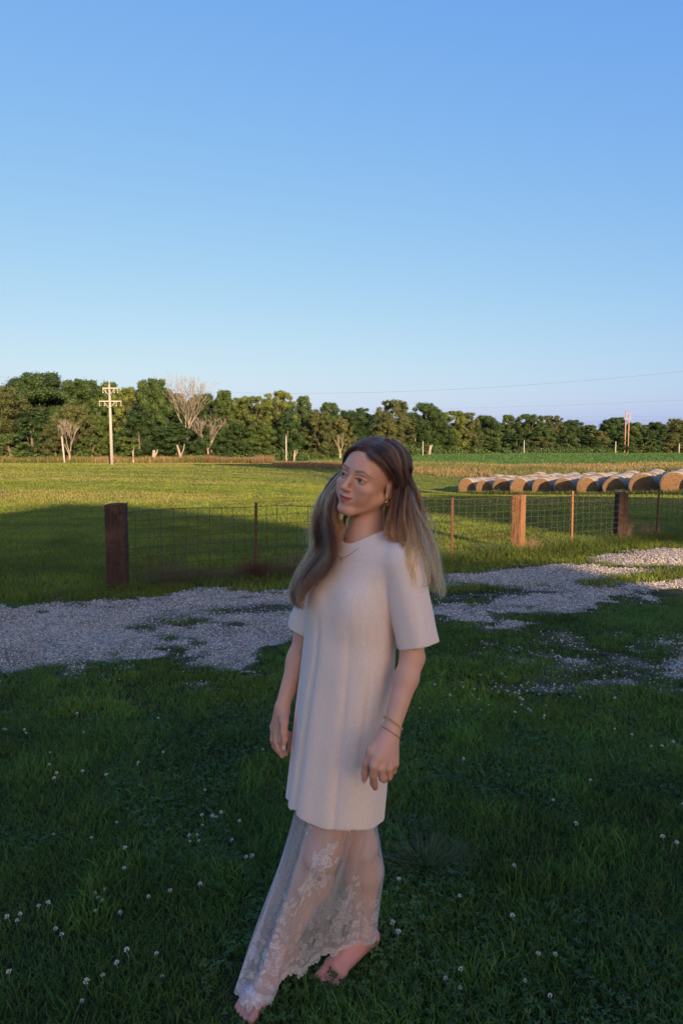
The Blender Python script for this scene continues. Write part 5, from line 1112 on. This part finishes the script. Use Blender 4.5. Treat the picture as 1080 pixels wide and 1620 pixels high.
def fall(side, n, nclump, targets, spread, y_rng, tone0, wave, wl, enddark=0.0, seed=1, lite_a=.30, lite_k=.6):
    """strands side by side from the parting: over the skull, then down through the target points, blended front to back"""
    q = np.random.default_rng(seed); cpos = np.sort(q.uniform(-.03, 1.03, nclump)); cdep = q.random(nclump); ct = q.normal(0, .26, nclump); cph = q.normal(0, .55, nclump); clf = q.random(nclump)*.004; cl_ = q.uniform(.74, 1.0, nclump)
    for i in range(n):
        k = q.random(); dep = q.random(); ci = int(np.argmin(np.abs(cpos-k)+.25*np.abs(cdep-dep)*.3)); py = y_rng[0]+(y_rng[1]-y_rng[0])*k
        kk = k+(cpos[ci]-k)*.86; lift = .001+.008*dep+clf[ci]
        base = arcpts(py, side, py*.45+.030, 0)[:5]
        base = [b_+(b_-hw(0, .01, .02))/np.linalg.norm(b_-hw(0, .01, .02))*lift*min(1, j*.45+.05) for j, b_ in enumerate(base)]
        tail = []
        for j, (p_f, p_b) in enumerate(targets):
            c = p_f+(p_b-p_f)*kk; view = CAMP-c; view /= np.linalg.norm(view); sp = spread[j]; tail.append(c+A_(1, 0, 0)*sp*((k-cpos[ci])*3+q.normal()*.25)+view*sp*((dep-.5)*1.6+q.normal()*.15))
        c = spline(base+tail, NP); ss = np.linspace(0, 1, NP); L_s = cl_[ci]*(1-.22*q.random()**2); s2 = ss*L_s; c = np.stack([np.interp(s2, ss, c[:, m_]) for m_ in range(3)], 1)
        en = smooth((s2-.34)/.35); am = wave*(1+.25*q.normal()); ph = cph[ci]+q.normal()*.3
        c = c+A_(1, 0, 0)*(np.sin(s2*wl*6.28+ph)*am*en)[:, None]+A_(0, -1, 0)*(np.cos(s2*wl*6.28+ph)*am*.7*en)[:, None]+np.cumsum(q.normal(size=(NP, 3)), 0)*.0005*ss[:, None]
        g_ = np.clip(.10+tone0+lite_k*smooth((s2-lite_a)/.45)+(ct[ci]+.10*q.normal())*(.6+ss)+(.34*(q.random() < .16))-enddark*smooth((ss-.58)/.3), 0, 1)[:, None]
        colr = np.where(g_ < .5, DARK+(MIDC-DARK)*g_*2, MIDC+(LITE-MIDC)*(g_-.5)*2)*(1+.32*q.normal()); S_P.append(c); S_N.append(NP); S_C.append(np.clip(colr, .008, .9)); S_R.append(.00042*(1-.75*ss**3)*(1+.2*q.normal()))
DARK = np.array([.052, .022, .012]); MIDC = np.array([.235, .086, .031]); LITE = np.array([.62, .270, .092])
Lk = lambda lst: [U(*q) for q in lst]
fall(1, 6500, 34, list(zip(Lk([(632, 790, 1.975), (630, 835, 1.93), (640, 872, 1.895), (650, 905, 1.875), (660, 930, 1.87)]), Lk([(664, 795, 2.05), (680, 850, 2.05), (690, 895, 2.04), (697, 930, 2.03), (699, 952, 2.02)]))), [.008, .010, .012, .013, .008], (-.066, .112), 0, .0095, 2.6, seed=3, lite_a=.55, lite_k=.75)
fall(-1, 6200, 30, list(zip(Lk([(542, 758, 2.02), (529, 792, 1.985), (532, 830, 1.945), (522, 870, 1.91), (504, 910, 1.89), (490, 945, 1.89), (482, 968, 1.89)]), Lk([(533, 748, 2.08), (519, 780, 2.07), (503, 818, 2.05), (490, 860, 2.03), (479, 905, 2.00), (470, 942, 1.98), (466, 962, 1.97)]))), [.004, .006, .010, .013, .014, .012, .006], (-.066, .085), 0, .0205, 3.1, enddark=.70, seed=4, lite_a=.12, lite_k=.52)
# back of the head down between the shoulders
fall(1, 1500, 14, list(zip(Lk([(600, 800, 2.09), (596, 850, 2.11), (600, 900, 2.12)]), Lk([(655, 800, 2.09), (672, 860, 2.10), (684, 925, 2.09)]))), [.010, .012, .014], (.060, .114), -.30, .003, 2, seed=5)
fall(-1, 1100, 12, list(zip(Lk([(560, 800, 2.08), (552, 850, 2.10), (545, 890, 2.10)]), Lk([(530, 790, 2.07), (520, 840, 2.08), (510, 890, 2.07)]))), [.010, .012, .014], (.030, .100), -.30, .003, 2, seed=6)
# locks with a shape of their own
T0 = [hw(.016, -.052, .100), hw(.046, -.046, .084), hw(.070, -.016, .052), hw(.082, .020, .018)]
Tb = [hw(.016, .0, .124), hw(.056, .010, .100), hw(.080, .030, .055), hw(.088, .050, .010)]
Tc = [hw(.016, .03, .124), hw(.056, .040, .100), hw(.080, .060, .050), hw(.080, .085, .005)]
lock(T0+Lk([(622, 800, 1.925), (617, 835, 1.90), (622, 850, 1.895), (640, 846, 1.895), (650, 850, 1.89)]), [.004, .008, .010, .010, .012, .014, .013, .011, .006], 260, tone=.02, wave=.004, frizz=.0015)      # the curl on the collar
lock(Tb+Lk([(636, 800, 1.93), (636, 840, 1.89), (641, 868, 1.87), (632, 895, 1.855), (618, 915, 1.852)]), [.010, .014, .016, .015, .013, .013, .011, .008, .003], 170, tone=.05, wave=.005, frizz=.002)      # over the shoulder, tip turning in
lock(Tb+Lk([(646, 800, 1.94), (652, 850, 1.87), (650, 890, 1.845), (655, 920, 1.835), (666, 944, 1.83)]), [.010, .014, .016, .016, .015, .013, .010, .007, .003], 150, tone=.12, wave=.007, frizz=.003)
lock(Tc+Lk([(650, 800, 1.95), (664, 850, 1.88), (676, 890, 1.85), (672, 925, 1.845), (660, 940, 1.84)]), [.010, .014, .016, .016, .015, .012, .009, .006, .003], 110, tone=.2, wave=.008, frizz=.002)
lock(Tc+Lk([(652, 800, 1.97), (676, 850, 1.93), (690, 900, 1.90), (695, 935, 1.89), (698, 952, 1.89)]), [.010, .016, .018, .018, .018, .017, .013, .010, .004], 160, tone=.15, wave=.004, frizz=.003)
T1 = [hw(-.004, -.064, .086), hw(-.038, -.064, .074), hw(-.066, -.044, .040), hw(-.080, -.012, -.01)]
lock(T1+Lk([(530, 812, 1.96), (538, 838, 1.955), (530, 862, 1.93), (516, 890, 1.905)]), [.004, .008, .011, .011, .012, .012, .012, .006], 260, tone=-.25, wave=.004, frizz=.002)
# flyaways
for k in range(70):
    a = r.uniform(-1, 1); st = hw(.01+.05*a, r.uniform(-.02, .06), .112-.03*abs(a)); en = st+np.array([r.normal()*.02, r.normal()*.02, r.uniform(-.005, .012)]); lock([st, (st+en)/2+A_(0, 0, .006), en], [.003, .004, .006], 2, tone=.1, frizz=.004, rad=.0002)
for k in range(200):
    x0 = r.choice((0, 1)); st = U(505-10*r.random(), 790+50*r.random(), 2.0) if x0 == 0 else U(655+25*r.random(), 800+80*r.random(), 1.98); en = st+A_(r.normal()*.012+(-.012 if x0 == 0 else .012), r.normal()*.01, -.07-.05*r.random()); lock([st, (st+en)/2+A_(r.normal()*.008, 0, 0), en], [.004, .006, .008], 2, tone=.35, frizz=.005, rad=.0002)
PT = np.concatenate(S_P).astype(np.float32); hcv = bpy.data.hair_curves.new('hair'); hcv.add_curves(S_N); hcv.points.foreach_set('position', PT.ravel())
ra = hcv.attributes.get('radius') or hcv.attributes.new('radius', 'FLOAT', 'POINT'); ra.data.foreach_set('value', np.concatenate(S_R).astype(np.float32))
ca = hcv.attributes.new('col', 'FLOAT_COLOR', 'POINT'); cc = np.ones((len(PT), 4), np.float32); cc[:, :3] = np.concatenate(S_C); ca.data.foreach_set('color', cc.ravel())
t = NT('hair_strands'); hb = t.n('ShaderNodeBsdfHairPrincipled'); hb.parametrization = 'COLOR'; t.link(t.attr('col')[0], hb.inputs['Color']); hb.inputs['IOR'].default_value = 1.36; hb.inputs['Roughness'].default_value = .50; hb.inputs['Radial Roughness'].default_value = .5; t.link(hb.outputs[0], t.out.inputs[0])
ho = bpy.data.objects.new('hair', hcv); C.objects.link(ho); hcv.materials.append(t.m); ho.parent = person
